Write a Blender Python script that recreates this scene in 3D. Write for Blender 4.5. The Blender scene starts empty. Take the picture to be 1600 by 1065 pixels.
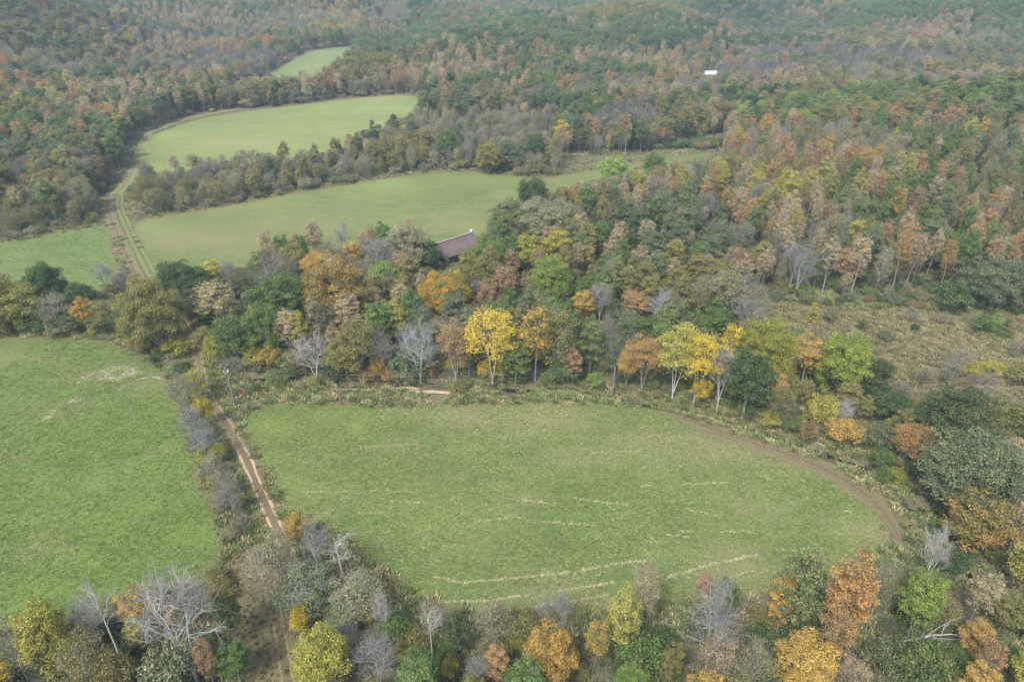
import bpy, math, random
import numpy as np
from mathutils import Vector, geometry

# ------------------------------------------------------------------ camera, sky, sun, exposure
sc = bpy.context.scene
CAM_H, PITCH, FPX = 90.0, math.radians(30.0), 1067.0
cam_d = bpy.data.cameras.new('camera'); cam = bpy.data.objects.new('camera', cam_d)
sc.collection.objects.link(cam); sc.camera = cam
cam.location = (0, 0, CAM_H); cam.rotation_euler = (math.pi/2 - PITCH, 0, 0)
cam_d.sensor_width = 36.0; cam_d.lens = 36.0*FPX/1600.0; cam_d.clip_end = 12000; cam_d.clip_start = 0.5

SUN_EL, SUN_AZ = math.radians(52), math.radians(-150)      # azimuth from +Y, clockwise
w = bpy.data.worlds.new('World'); sc.world = w; w.use_nodes = True
nt = w.node_tree; bg = nt.nodes['Background']
sky = nt.nodes.new('ShaderNodeTexSky'); sky.sky_type = 'NISHITA'; sky.sun_disc = False
sky.sun_elevation = SUN_EL; sky.sun_rotation = SUN_AZ; sky.dust_density = 3.0; sky.air_density = 1.0; sky.altitude = 200
hs = nt.nodes.new('ShaderNodeHueSaturation'); hs.inputs['Saturation'].default_value = 0.68
nt.links.new(sky.outputs[0], hs.inputs['Color']); nt.links.new(hs.outputs[0], bg.inputs['Color'])
bg.inputs['Strength'].default_value = 0.105
sd = bpy.data.lights.new('sun', 'SUN'); sd.energy = 1.5; sd.angle = math.radians(11); sd.color = (1, .97, .93)
so = bpy.data.objects.new('sun', sd); sc.collection.objects.link(so)
sdir = Vector((math.sin(SUN_AZ)*math.cos(SUN_EL), math.cos(SUN_AZ)*math.cos(SUN_EL), math.sin(SUN_EL)))
so.rotation_euler = sdir.to_track_quat('Z', 'Y').to_euler(); so.location = (0, 0, 300)
vs = sc.view_settings; vs.view_transform = 'Standard'; vs.look = 'None'; vs.exposure = 1.64; vs.gamma = 1.0
cy = sc.cycles
cy.max_bounces = 6; cy.diffuse_bounces = 4; cy.glossy_bounces = 1; cy.transmission_bounces = 2; cy.transparent_max_bounces = 4
cy.volume_bounces = 0; cy.use_denoising = True; cy.denoiser = 'OPENIMAGEDENOISE'; cy.denoising_input_passes = 'RGB_ALBEDO_NORMAL'; cy.denoising_prefilter = 'ACCURATE'; cy.caustics_reflective = False; cy.caustics_refractive = False

rng = np.random.default_rng(7); R_ = random.Random(11)
COL = sc.collection

# ------------------------------------------------------------------ pixel <-> world
CP, SP = math.cos(PITCH), math.sin(PITCH)
def pdir(px, py):
    x = (px-800)/FPX; u = (532.5-py)/FPX
    return np.array([x, CP+u*SP, -SP+u*CP])
def flat(px, py, z=0.0):
    d = pdir(px, py); t = (z-CAM_H)/d[2]
    return np.array([d[0]*t, d[1]*t])
def proj(x, y, z):
    zc = z-CAM_H; f = y*CP - zc*SP; u = y*SP + zc*CP
    f = np.where(f < 1, 1, f)
    return 800+FPX*x/f, 532.5-FPX*u/f
def poly(s, z=0.0):
    return np.array([flat(*map(float, p.split(',')), z) for p in s.split()])

# ------------------------------------------------------------------ value noise
_tab = np.random.default_rng(3).random((256, 256))
def vnoise(x, y, s, seed=0):
    x = np.asarray(x, float)/s+seed*17.3; y = np.asarray(y, float)/s+seed*9.7
    xi = np.floor(x).astype(int); yi = np.floor(y).astype(int); fx = x-xi; fy = y-yi
    fx = fx*fx*(3-2*fx); fy = fy*fy*(3-2*fy)
    g = lambda a, b: _tab[a & 255, b & 255]
    return (g(xi, yi)*(1-fx)+g(xi+1, yi)*fx)*(1-fy)+(g(xi, yi+1)*(1-fx)+g(xi+1, yi+1)*fx)*fy
def sstep(a, b, v):
    t = np.clip((v-a)/(b-a), 0, 1); return t*t*(3-2*t)
def inside(P, x, y):
    x = np.asarray(x, float); y = np.asarray(y, float); r = np.zeros(x.shape, bool); n = len(P)
    for i in range(n):
        x0, y0 = P[i]; x1, y1 = P[(i+1) % n]
        c = ((y0 > y) != (y1 > y)) & (x < (x1-x0)*(y-y0)/((y1-y0) if y1 != y0 else 1e-9)+x0)
        r ^= c
    return r
def segdist(P, x, y, closed=True):
    x = np.asarray(x, float); y = np.asarray(y, float); d = np.full(x.shape, 1e9); n = len(P)
    for i in range(n if closed else n-1):
        a = P[i]; b = P[(i+1) % n]; v = b-a; L = max((v*v).sum(), 1e-9)
        t = np.clip(((x-a[0])*v[0]+(y-a[1])*v[1])/L, 0, 1)
        d = np.minimum(d, np.hypot(x-a[0]-t*v[0], y-a[1]-t*v[1]))
    return d

# ------------------------------------------------------------------ layout of the valley (all on the valley floor)
VALLEY = poly('-900,1500 -700,420 0,355 150,325 200,200 290,175 480,75 575,65 565,120 680,150 740,205 1110,235 900,300 880,380 1180,475 1600,500 2400,540 2400,1500')
F_MAIN = poly('372,655 385,637 430,626 520,629 600,632 680,634 760,627 850,624 950,627 1020,636 1100,660 1180,686 1250,708 1310,735 1355,768 1385,805 1397,835 1392,862 1365,888 1300,912 1250,925 1150,935 1000,955 850,968 700,962 640,930 590,893 540,848 480,812 440,800 420,762 395,717 375,682')
F_LEFT = poly('-500,532 0,527 100,524 180,531 230,560 268,582 288,622 298,680 318,740 343,810 356,860 350,893 330,910 250,930 150,960 60,985 0,1005 -500,1060')
F_MIDL = poly('-500,412 0,379 90,366 163,351 176,353 188,400 198,440 150,462 0,446 -500,470')
F_MID = poly('197,346 330,326 480,299 650,271 740,266 830,278 870,276 940,263 1020,249 1112,236 1118,246 1000,264 900,290 850,315 770,360 735,385 690,392 600,395 540,392 460,400 400,420 320,425 245,445 232,437 212,380')
F_FAR = poly('222,225 235,212 290,190 370,175 480,163 570,152 650,148 690,166 640,186 560,216 530,238 500,250 420,256 340,266 270,274 215,288 192,300 200,272 215,250')
F_FAR2 = poly('362,151 420,116 480,79 560,72 548,92 522,120 500,146 440,151 382,156')
CLEAR = poly('1188,474 1300,482 1450,490 1600,497 1760,505 1760,640 1600,640 1500,640 1440,660 1390,640 1360,590 1300,530 1220,512')
CREEK = poly('325,606 385,589 430,587 470,590 530,597 590,599 640,593 680,593 740,600 800,604 870,607 930,612 1000,626 1060,633 1110,645 1180,668 1250,692 1330,716 1400,745 1460,790 1500,850 1530,930 1600,1000')
T_MAIN = poly('285,500 300,525 308,552 313,575 318,600 338,640 362,674 385,718 405,765 430,820 445,850 470,900')
T_MAIN_A = poly('285,500 300,525 308,552 313,575 318,600 338,640 362,674 376,700'); T_MAIN_B = poly('376,700 385,718 405,765 430,820 445,850 470,900')
T_UP = poly('181,305 180,325 190,350 206,385 226,425 243,460 262,482 285,500')
T_FAR = poly('181,305 197,288 214,256 217,236 232,209 292,185 372,171')
RIM = poly('1010,636 1100,664 1180,692 1250,714 1310,742 1362,777 1394,815 1410,850')
STRIP = poly('352,872 400,850 430,850 460,900 475,1000 500,1200 370,1200 365,1000')
T_BOT = poly('400,860 418,900 436,980 446,1040 462,1150')
FIELDS = [F_MAIN, F_LEFT, F_MIDL, F_MID, F_FAR, F_FAR2]

def zt(x, y):
    x = np.asarray(x, float); y = np.asarray(y, float)
    ins = inside(VALLEY, x, y); dv = np.where(ins, 0, segdist(VALLEY, x, y))
    m = sstep(0, 190, dv)
    rid = 19*np.exp(-((y-(345+.1*(x-200)))/62)**2)*sstep(30, 140, x)
    lf = 26*sstep(0, 330, dv)*sstep(-60, -260, x)
    far = 16*sstep(450, 1000, y)+46*sstep(1000, 2100, y)+60*sstep(2000, 3500, y)
    hn = (vnoise(x, y, 185, 1)-.42)*62*sstep(380, 760, y)+(vnoise(x, y, 95, 2)-.5)*9
    z = m*(np.maximum(rid, lf)+far+hn+4)
    z += (vnoise(x, y, 70, 4)-.5)*.5
    near = y < 220
    dc = np.where(near, segdist(CREEK, x, y, False), 99)
    z -= 1.3*np.exp(-(dc/1.9)**2)
    return z
def ground_hit(px, py):
    d = pdir(px, py)
    t = np.linspace(60, 4000, 6000); x, y, z = d[0]*t, d[1]*t, CAM_H+d[2]*t
    below = z < zt(x, y); i = int(np.argmax(below))
    if not below.any(): i = len(t)-1
    a, b = t[max(i-1, 0)], t[i]
    for _ in range(18):
        c = .5*(a+b)
        if CAM_H+d[2]*c < float(zt(d[0]*c, d[1]*c)): b = c
        else: a = c
    return np.array([d[0]*b, d[1]*b, float(zt(d[0]*b, d[1]*b))])

# ------------------------------------------------------------------ material helpers
class NT:
    def __init__(s, name):
        s.m = bpy.data.materials.new(name); s.m.use_nodes = True; s.t = s.m.node_tree; s.b = s.t.nodes['Principled BSDF']
        s.b.inputs['Roughness'].default_value = .9; s.b.inputs['Specular IOR Level'].default_value = .15
    def n(s, t, **k):
        o = s.t.nodes.new(t)
        for a, v in k.items(): setattr(o, a, v)
        return o
    def l(s, a, b): s.t.links.new(a, b)
    def pos(s): return s.n('ShaderNodeNewGeometry').outputs['Position']
    def noise(s, scale, vec=None, detail=4, rough=.6, stretch=None, rot=0):
        v = vec or s.pos()
        if stretch:
            mp = s.n('ShaderNodeMapping'); mp.inputs['Scale'].default_value = stretch; mp.inputs['Rotation'].default_value = (0, 0, rot)
            s.l(v, mp.inputs['Vector']); v = mp.outputs[0]
        o = s.n('ShaderNodeTexNoise'); o.inputs['Scale'].default_value = scale; o.inputs['Detail'].default_value = detail; o.inputs['Roughness'].default_value = rough
        s.l(v, o.inputs['Vector']); return o.outputs['Fac']
    def ramp(s, fac, a, b, ca=(0, 0, 0), cb=(1, 1, 1)):
        r = s.n('ShaderNodeMapRange'); r.inputs['From Min'].default_value = a; r.inputs['From Max'].default_value = b
        s.l(fac, r.inputs['Value']); return r.outputs[0]
    def mix(s, fac, a, b, mode='MIX'):
        o = s.n('ShaderNodeMix', data_type='RGBA', blend_type=mode)
        for v, k in ((fac, 0), (a, 6), (b, 7)):
            if hasattr(v, 'links'): s.l(v, o.inputs[k])
            elif k == 0: o.inputs[0].default_value = v
            else: o.inputs[k].default_value = (*v, 1)
        return o.outputs[2]
    def math(s, op, a, b=0.0):
        o = s.n('ShaderNodeMath', operation=op)
        for i, v in enumerate((a, b)):
            if hasattr(v, 'links'): s.l(v, o.inputs[i])
            else: o.inputs[i].default_value = v
        return o.outputs[0]
    def attr(s, name, typ='GEOMETRY'):
        o = s.n('ShaderNodeAttribute'); o.attribute_type = typ; o.attribute_name = name; return o
    def bump(s, h, strength, dist):
        o = s.n('ShaderNodeBump'); o.inputs['Strength'].default_value = strength; o.inputs['Distance'].default_value = dist
        s.l(h, o.inputs['Height']); s.l(o.outputs[0], s.b.inputs['Normal'])
    def out(s, c): s.l(c, s.b.inputs['Base Color']); return s.m

def mat_leaf():
    s = NT('leaf'); t1 = s.attr('tint', 'INSTANCER').outputs['Color']; t2 = s.attr('tint2', 'INSTANCER').outputs['Color']
    lv = s.attr('lv').outputs['Fac']; cl = s.attr('cl').outputs['Fac']
    f = s.math('ADD', s.math('MULTIPLY', cl, .8), s.math('MULTIPLY', lv, .5)); f = s.ramp(f, .35, .95)
    c = s.mix(f, t1, t2)
    v = s.ramp(lv, 0, 1); v = s.math('ADD', s.math('MULTIPLY', v, 1.1), .9)
    h = s.n('ShaderNodeHueSaturation'); s.l(c, h.inputs['Color']); s.l(v, h.inputs['Value'])
    d = s.n('ShaderNodeBsdfDiffuse'); tr = s.n('ShaderNodeBsdfTranslucent'); mx = s.n('ShaderNodeMixShader'); mx.inputs[0].default_value = .42
    s.l(h.outputs[0], d.inputs['Color']); s.l(h.outputs[0], tr.inputs['Color']); s.l(d.outputs[0], mx.inputs[1]); s.l(tr.outputs[0], mx.inputs[2])
    s.l(mx.outputs[0], s.t.nodes['Material Output'].inputs['Surface']); s.t.nodes.remove(s.b)
    return s.m
def mat_bark():
    s = NT('bark'); t = s.attr('bark', 'INSTANCER').outputs['Color']
    c = s.n('ShaderNodeTexCoord').outputs['Object']
    n = s.noise(3.0, c, 3, .7, (1, 1, .35)); v = s.math('ADD', s.math('MULTIPLY', n, 1.1), .45)
    v = s.math('MULTIPLY', v, s.math('SUBTRACT', 1.0, s.math('MULTIPLY', s.attr('lv').outputs['Fac'], .3)))
    h = s.n('ShaderNodeHueSaturation'); s.l(t, h.inputs['Color']); s.l(v, h.inputs['Value'])
    return s.out(h.outputs[0])
M_LEAF, M_BARK = mat_leaf(), mat_bark()

def mat_field(name, dark, mid, lite, tan, streak_rot, k=1.0, tan_amt=.5, bump=1.0, fringe=(.15, .115, .065)):
    s = NT(name); dark = tuple(q*.58 for q in dark); lite = tuple(q*1.12 for q in lite)
    big = s.noise(.018*k, None, 3, .55); med = s.noise(.11*k, None, 4, .65); fine = s.noise(1.6*k, None, 4, .75); tuft = s.noise(4.5*k, None, 3, .7)
    st = s.noise(.5*k, None, 3, .6, (.1, 1.5, 1), streak_rot)
    c = s.mix(s.ramp(med, .3, .7), mid, lite)
    c = s.mix(s.ramp(big, .35, .65), c, mid)
    c = s.mix(s.math('MULTIPLY', s.ramp(fine, .44, .66), .85), c, dark)
    c = s.mix(s.math('MULTIPLY', s.ramp(s.noise(.3*k, None, 5, .7, (.5, 1.2, 1), streak_rot), .48, .7), .5), c, dark)
    tb = s.math('MULTIPLY', s.ramp(s.noise(.04*k, None, 4, .6, (1, 1, 1)), .48, .68), tan_amt)
    c = s.mix(tb, c, tan)
    c = s.mix(s.math('MULTIPLY', s.ramp(st, .52, .72), .4*tan_amt+.1), c, tan)
    c = s.mix(s.math('MULTIPLY', s.attr('dry').outputs['Fac'], s.ramp(fine, .25, .6)), c, tan)
    c = s.mix(s.math('MULTIPLY', s.attr('lush').outputs['Fac'], .8), c, lite)
    c = s.mix(s.math('MULTIPLY', s.ramp(tuft, .5, .75), .5), c, lite)
    e = s.attr('edge').outputs['Fac']
    en = s.math('ADD', e, s.math('MULTIPLY', s.math('SUBTRACT', s.noise(.35*k), .5), 4.0))
    ef = s.ramp(en, 2.6/k**.4, .2)
    c = s.mix(s.math('MULTIPLY', ef, .8), c, fringe)
    s.bump(s.math('ADD', fine, s.math('MULTIPLY', tuft, .5)), .6*bump, .25/k)
    return s.out(c)
def mat_ground():
    s = NT('ground')
    a = s.noise(.03, None, 4, .6); b = s.noise(.25, None, 5, .7); f = s.noise(2.2, None, 4, .75)
    c = s.mix(s.ramp(a, .35, .65), (.10, .10, .05), (.145, .118, .075))
    c = s.mix(s.math('MULTIPLY', s.ramp(b, .4, .7), .7), c, (.20, .165, .11))
    c = s.mix(s.math('MULTIPLY', s.ramp(f, .45, .7), .6), c, (.075, .08, .038))
    s.bump(s.math('ADD', f, s.math('MULTIPLY', b, 2)), .8, .3)
    return s.out(c)
def mat_simple(name, c1, c2, sc_=1.0, rough=.9, bump=.3):
    s = NT(name); n = s.noise(sc_, None, 5, .7)
    s.b.inputs['Roughness'].default_value = rough; s.bump(n, bump, .1)
    return s.out(s.mix(s.ramp(n, .35, .65), c1, c2))
def mat_track(name, rut, mid, verge):
    s = NT(name); u = s.attr('across').outputs['Fac']; n = s.noise(.8, None, 4, .7); n2 = s.noise(.12, None, 3, .6); f = s.noise(5, None, 3, .7)
    a = s.math('ABSOLUTE', u); a = s.math('ADD', a, s.math('MULTIPLY', s.math('SUBTRACT', n, .5), .35))
    d = s.math('ABSOLUTE', s.math('SUBTRACT', a, .8))
    rf = s.math('MULTIPLY', s.ramp(d, .34, .10), s.ramp(n2, .25, .45))
    c = s.mix(s.ramp(f, .4, .6), mid, tuple(x*.6 for x in mid)); c = s.mix(s.math('MULTIPLY', s.ramp(n, .5, .7), .6), c, verge)
    c = s.mix(rf, c, rut)
    c = s.mix(s.ramp(a, 1.1, 1.5), c, verge)
    s.bump(f, .5, .1)
    return s.out(c)

# ------------------------------------------------------------------ mesh helpers
def mesh_np(name, V, F, mats=(), attrs=None, mi=None, smooth=False):
    me = bpy.data.meshes.new(name); V = np.asarray(V, np.float32)
    F = [np.asarray(f) for f in F] if isinstance(F, list) else [np.asarray(F)]
    F = [f for f in F if len(f)]
    nv = len(V); nl = sum(f.size for f in F); nf = sum(len(f) for f in F)
    me.vertices.add(nv); me.vertices.foreach_set('co', V.ravel())
    me.loops.add(nl); me.loops.foreach_set('vertex_index', np.concatenate([f.ravel() for f in F]).astype(np.int32))
    tot = np.concatenate([np.full(len(f), f.shape[1]) for f in F]); st = np.concatenate([[0], np.cumsum(tot)[:-1]])
    me.polygons.add(nf); me.polygons.foreach_set('loop_start', st.astype(np.int32)); me.polygons.foreach_set('loop_total', tot.astype(np.int32))
    if mi is not None: me.polygons.foreach_set('material_index', np.asarray(mi, np.int32))
    if smooth: me.polygons.foreach_set('use_smooth', np.ones(nf, bool))
    for m in mats: me.materials.append(m)
    for k, v in (attrs or {}).items():
        v = np.asarray(v, np.float32)
        if v.ndim == 1: a = me.attributes.new(k, 'FLOAT', 'POINT'); a.data.foreach_set('value', v)
        elif v.shape[1] == 3: a = me.attributes.new(k, 'FLOAT_VECTOR', 'POINT'); a.data.foreach_set('vector', v.ravel())
    me.update(calc_edges=True); me.validate()
    return me
def link(name, me, parent=None):
    o = bpy.data.objects.new(name, me); COL.objects.link(o)
    if parent: o.parent = parent
    return o
def tag(o, label, cat, group=None, kind=None):
    o['label'] = label; o['category'] = cat
    if group: o['group'] = group
    if kind: o['kind'] = kind
    return o

# ------------------------------------------------------------------ ground
def axis(lo, a, b, hi, s, g=1.09):
    c = list(np.arange(a, b, s)); st = s; x = c[-1]
    while x < hi: st = min(st*g, 130); x += st; c.append(x)
    st = s; x = a; L = []
    while x > lo: st = min(st*g, 130); x -= st; L.append(x)
    return np.array(L[::-1]+c)
gx = axis(-5000, -130, 170, 5000, 1.5); gy = axis(-300, 50, 230, 6500, 1.3, 1.05)
X, Y = np.meshgrid(gx, gy); Z = zt(X.ravel(), Y.ravel())
nx, ny = len(gx), len(gy); ii = np.arange(nx*ny).reshape(ny, nx)
GF = np.stack([ii[:-1, :-1], ii[:-1, 1:], ii[1:, 1:], ii[1:, :-1]], -1).reshape(-1, 4)
g = link('ground', mesh_np('ground', np.stack([X.ravel(), Y.ravel(), Z], -1), GF, [mat_ground()], smooth=True))
tag(g, 'brown and olive ground of the wooded valley with leaf litter', 'ground', kind='structure')

def resample(P, step, closed=True, jit=0, r=rng):
    out = []; n = len(P)
    for i in range(n if closed else n-1):
        a = P[i]; b = P[(i+1) % n]; L = np.hypot(*(b-a)); k = max(1, int(L/step))
        for j in range(k): out.append(a+(b-a)*j/k)
    if not closed: out.append(P[-1])
    out = np.array(out)
    if jit:
        out = out + np.stack([vnoise(out[:, 0], out[:, 1], step*3, 8)-.5, vnoise(out[:, 0], out[:, 1], step*3, 9)-.5], -1)*2*jit
    return out
def smooth_poly(P, it=2):
    for _ in range(it):
        Q = np.roll(P, -1, 0); P = np.stack([P*.75+Q*.25, P*.25+Q*.75], 1).reshape(-1, 2)
    return P
def blobs(spec, x, y):
    v = np.zeros(len(x))
    for q in spec.split():
        a, b, wx, am = map(float, q.split(',')); c = flat(a, b); d1 = flat(a+wx, b)-c; rx = abs(d1[0]); wob = .6+.8*vnoise(x, y, rx*.35, 60)
        v = np.maximum(v, am*np.exp(-(((x-c[0])/rx)**2+((y-c[1])/(rx*.55))**2)/wob))
    return v
def sheet(name, P, step, mat, label, cat, lift, jit=.7, dry='', lush=''):
    B = resample(smooth_poly(P), step*.8, True, jit); lo, hi = B.min(0), B.max(0)
    xs, ys = np.meshgrid(np.arange(lo[0], hi[0], step), np.arange(lo[1], hi[1], step))
    xs = (xs+rng.uniform(-.3, .3, xs.shape)*step).ravel(); ys = (ys+rng.uniform(-.3, .3, ys.shape)*step).ravel()
    k = inside(B, xs, ys); xs, ys = xs[k], ys[k]; d = segdist(B, xs, ys); k = d > step*.5; xs, ys = xs[k], ys[k]
    pts = [Vector(p) for p in B]+[Vector(p) for p in zip(xs, ys)]
    n = len(B)
    vo, _, fo, *_r = geometry.delaunay_2d_cdt(pts, [], [list(range(n))], 1, 1e-4)
    V = np.array([(v[0], v[1]) for v in vo]); F = np.array([f for f in fo if len(f) == 3])
    e = segdist(B, V[:, 0], V[:, 1])
    V3 = np.column_stack([V, zt(V[:, 0], V[:, 1])+lift])
    o = link(name, mesh_np(name, V3, F, [mat], {'edge': e, 'dry': blobs(dry, V[:, 0], V[:, 1]), 'lush': blobs(lush, V[:, 0], V[:, 1])}, smooth=True))
    return tag(o, label, cat, kind='structure')

G = dict(dark=(.05, .095, .03), mid=(.105, .17, .05), lite=(.165, .235, .075), tan=(.24, .20, .105))
sheet('meadow', F_MAIN, 2.2, mat_field('mown_meadow', (.064, .104, .030), (.101, .143, .042), (.150, .197, .058), (.205, .18, .095), .12, 1.0, .4), 'mown rounded green meadow with straw swaths inside the creek bend', 'meadow', .06, dry='730,650,70,.75 860,655,90,.6 900,715,60,.6 1010,690,90,.5 1120,700,90,.6 1370,830,60,.8 1330,880,60,.5 1150,880,70,.6 860,945,120,.4 620,700,60,.35 1240,720,60,.6 1180,790,70,.3', lush='420,665,50,.8 400,720,40,.7 450,760,50,.7 520,660,60,.4 700,800,100,.25')
sheet('meadow', F_LEFT, 2.4, mat_field('lush_meadow', (.062, .102, .026), (.097, .145, .038), (.135, .185, .05), (.19, .172, .078), .5, .8, .4), 'lush green meadow with bleached dry patches beside the fence row', 'meadow', .06, dry='240,600,60,.6 160,585,70,.6 90,640,60,.4 40,560,60,.4 60,860,50,.4 20,720,40,.3 270,700,40,.3', lush='300,840,50,.5 60,930,70,.4 200,800,50,.3')
sheet('meadow', F_MIDL, 3, mat_field('small_meadow', (.075, .115, .032), (.11, .16, .046), (.145, .195, .058), (.19, .17, .075), .5, .5, .35), 'small bright green meadow beside the farm track', 'meadow', .07)
sheet('meadow', F_MID, 3.5, mat_field('long_meadow', (.095, .132, .04), (.125, .16, .05), (.15, .195, .06), (.20, .172, .08), .35, .7, .55), 'long olive green meadow behind the barn', 'meadow', .08, dry='300,372,100,.8 480,345,120,.4 640,345,80,.35 400,390,80,.4', lush='600,290,90,.7 240,355,50,.6 420,315,70,.5 760,280,60,.6')
sheet('meadow', F_FAR, 5, mat_field('far_meadow', (.10, .15, .045), (.165, .21, .065), (.20, .245, .085), (.225, .215, .085), .3, .5, .6), 'pale green meadow curving beyond the tree belt with three cedars', 'meadow', .12, dry='400,225,130,.8 460,200,120,.6 300,240,60,.5', lush='620,170,70,.7 260,210,50,.6 560,165,60,.4')
sheet('meadow', F_FAR2, 6, mat_field('distant_meadow', (.10, .145, .05), (.15, .20, .07), (.185, .235, .085), (.21, .20, .085), .3, .4, .5), 'narrow distant green meadow tucked among wooded hills', 'meadow', .15)
sheet('clearing', CLEAR, 2.2, mat_field('dry_clearing', (.11, .11, .055), (.165, .148, .08), (.20, .175, .10), (.215, .175, .105), .2, .9, .6, 1, (.12, .11, .06)), 'brushy clearing of dry tan grass below the wooded slope', 'clearing', .05)
sheet('mown_strip', STRIP, 1.8, mat_field('strip', (.075, .08, .035), (.135, .115, .06), (.15, .15, .065), (.19, .145, .09), 1.4, 1.2, .5), 'rough brown mown strip leading past the big bleached tree', 'path', .05)

def ribbon(name, P, hw, mat, label, cat, lift, step=1.0, cols=9, kind='structure', ruts=0.0, taper=0):
    c = resample(P, step, False)
    for _ in range(6): c[1:-1] = .25*c[:-2]+.5*c[1:-1]+.25*c[2:]
    t = np.gradient(c, axis=0); t /= np.linalg.norm(t, axis=1)[:, None]; nrm = np.stack([-t[:, 1], t[:, 0]], -1)
    u = np.linspace(-1, 1, cols)*hw; n = len(c)
    wob = 1+.35*(vnoise(c[:, 0], c[:, 1], 4, 5)-.5)
    if taper: q = np.arange(n); wob = (wob+.6*(vnoise(c[:, 0], c[:, 1], 2.5, 7)-.5))*np.clip(np.minimum(q, n-1-q)/taper, .04, 1)
    V = c[:, None, :]+nrm[:, None, :]*(u[None, :, None]*wob[:, None, None])
    A = np.broadcast_to(u, (n, cols)).ravel(); V = V.reshape(-1, 2)
    z = zt(V[:, 0], V[:, 1])+lift-ruts*np.exp(-((np.abs(A)-.8)/.25)**2)
    ix = np.arange(n*cols).reshape(n, cols)
    F = np.stack([ix[:-1, :-1], ix[:-1, 1:], ix[1:, 1:], ix[1:, :-1]], -1).reshape(-1, 4)[:, ::-1]
    o = link(name, mesh_np(name, np.column_stack([V, z]), F, [mat], {'across': A}, smooth=True))
    return tag(o, label, cat, kind=kind)
ribbon('dirt_track', T_MAIN_B, 1.75, mat_track('red_track', (.38, .285, .185), (.18, .13, .082), (.14, .12, .065)), 'reddish dirt track with two pale wheel ruts beside the rounded meadow', 'track', .13, .8, 13, ruts=.05)
ribbon('dirt_track', T_MAIN_A, 1.6, mat_track('brown_track', (.25, .19, .12), (.18, .145, .09), (.15, .13, .07)), 'faint brown track through the gap in the hedgerow', 'track', .12, .8, 13, ruts=.03)
ribbon('dirt_track', T_UP+np.array([-3.2, 0]), 1.9, mat_track('brown_strip', (.19, .145, .085), (.165, .125, .075), (.15, .155, .065)), 'bare brown strip along the farm track between the two middle meadows', 'track', .14, 1.5, 9)
ribbon('dirt_track', T_UP+np.array([1.8, 0]), 1.5, mat_track('green_track', (.185, .17, .085), (.13, .155, .05), (.13, .16, .05)), 'grassy farm track with pale ruts crossing between the middle meadows', 'track', .19, 1.5, 9)
ribbon('dirt_track', T_FAR, 2.2, mat_track('far_track', (.20, .165, .095), (.185, .17, .085), (.18, .205, .075)), 'faint tan track bending round the far pale meadow', 'track', .2, 3, 9)
ribbon('dirt_track', T_BOT, 1.8, mat_track('faint_track', (.20, .16, .095), (.135, .125, .06), (.14, .125, .065)), 'faint wheel ruts along the rough mown strip', 'track', .1, 1, 9)
ribbon('dirt_margin', RIM, 3.0, mat_track('rim_dirt', (.165, .128, .08), (.15, .117, .072), (.145, .13, .068)), 'bare brown dirt margin curving round the rim of the rounded meadow', 'dirt margin', .1, 1, 9, taper=14)
wm = NT('creek_water'); wm.b.inputs['Base Color'].default_value = (.012, .014, .011, 1); wm.b.inputs['Roughness'].default_value = .12; wm.b.inputs['Specular IOR Level'].default_value = .5
wm.bump(wm.noise(1.5), .08, .05)
c = resample(CREEK, 1.5, False)
t = np.gradient(c, axis=0); t /= np.linalg.norm(t, axis=1)[:, None]; nr = np.stack([-t[:, 1], t[:, 0]], -1)
hw = np.clip(-.5+2.2*vnoise(c[:, 0], c[:, 1], 9, 6), .05, 1.3)
V = np.concatenate([np.column_stack([c-nr*hw[:, None], np.full(len(c), -1.12)]), np.column_stack([c+nr*hw[:, None], np.full(len(c), -1.12)])])
i = np.arange(len(c)-1); n = len(c)
tag(link('creek', mesh_np('creek', V, np.stack([i+n, i, i+1, i+n+1], -1)[:, ::-1], [wm.m])), 'narrow dark creek under the trees behind the rounded meadow', 'creek', kind='structure')
m_sand = mat_simple('sand', (.42, .33, .22), (.30, .235, .155), 1.2)
for (cx, cy_, wx, wy, lab) in ((552, 606, 36, 3.6, 'long thin sand bar on the creek bank under dead brush'), (622, 604, 32, 3.8, 'sand bar beside the grassy creek edge'), (676, 612, 34, 3.2, 'pale sand bar by the green creek grass'), (1322, 722, 22, 5, 'bare pinkish dirt bank at the meadow rim')):
    a = np.linspace(0, 2*math.pi, 22, endpoint=False)
    P = np.array([flat(cx+wx*math.cos(q)*(1+.25*math.sin(3*q+cx)), cy_+wy*math.sin(q)*(1+.3*math.cos(2*q))+(wx*math.cos(q))*(.04 if cx < 1000 else .4)) for q in a])
    sheet('sand_bar', P, .8, m_sand, lab, 'sand bar', .1, .3)

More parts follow.
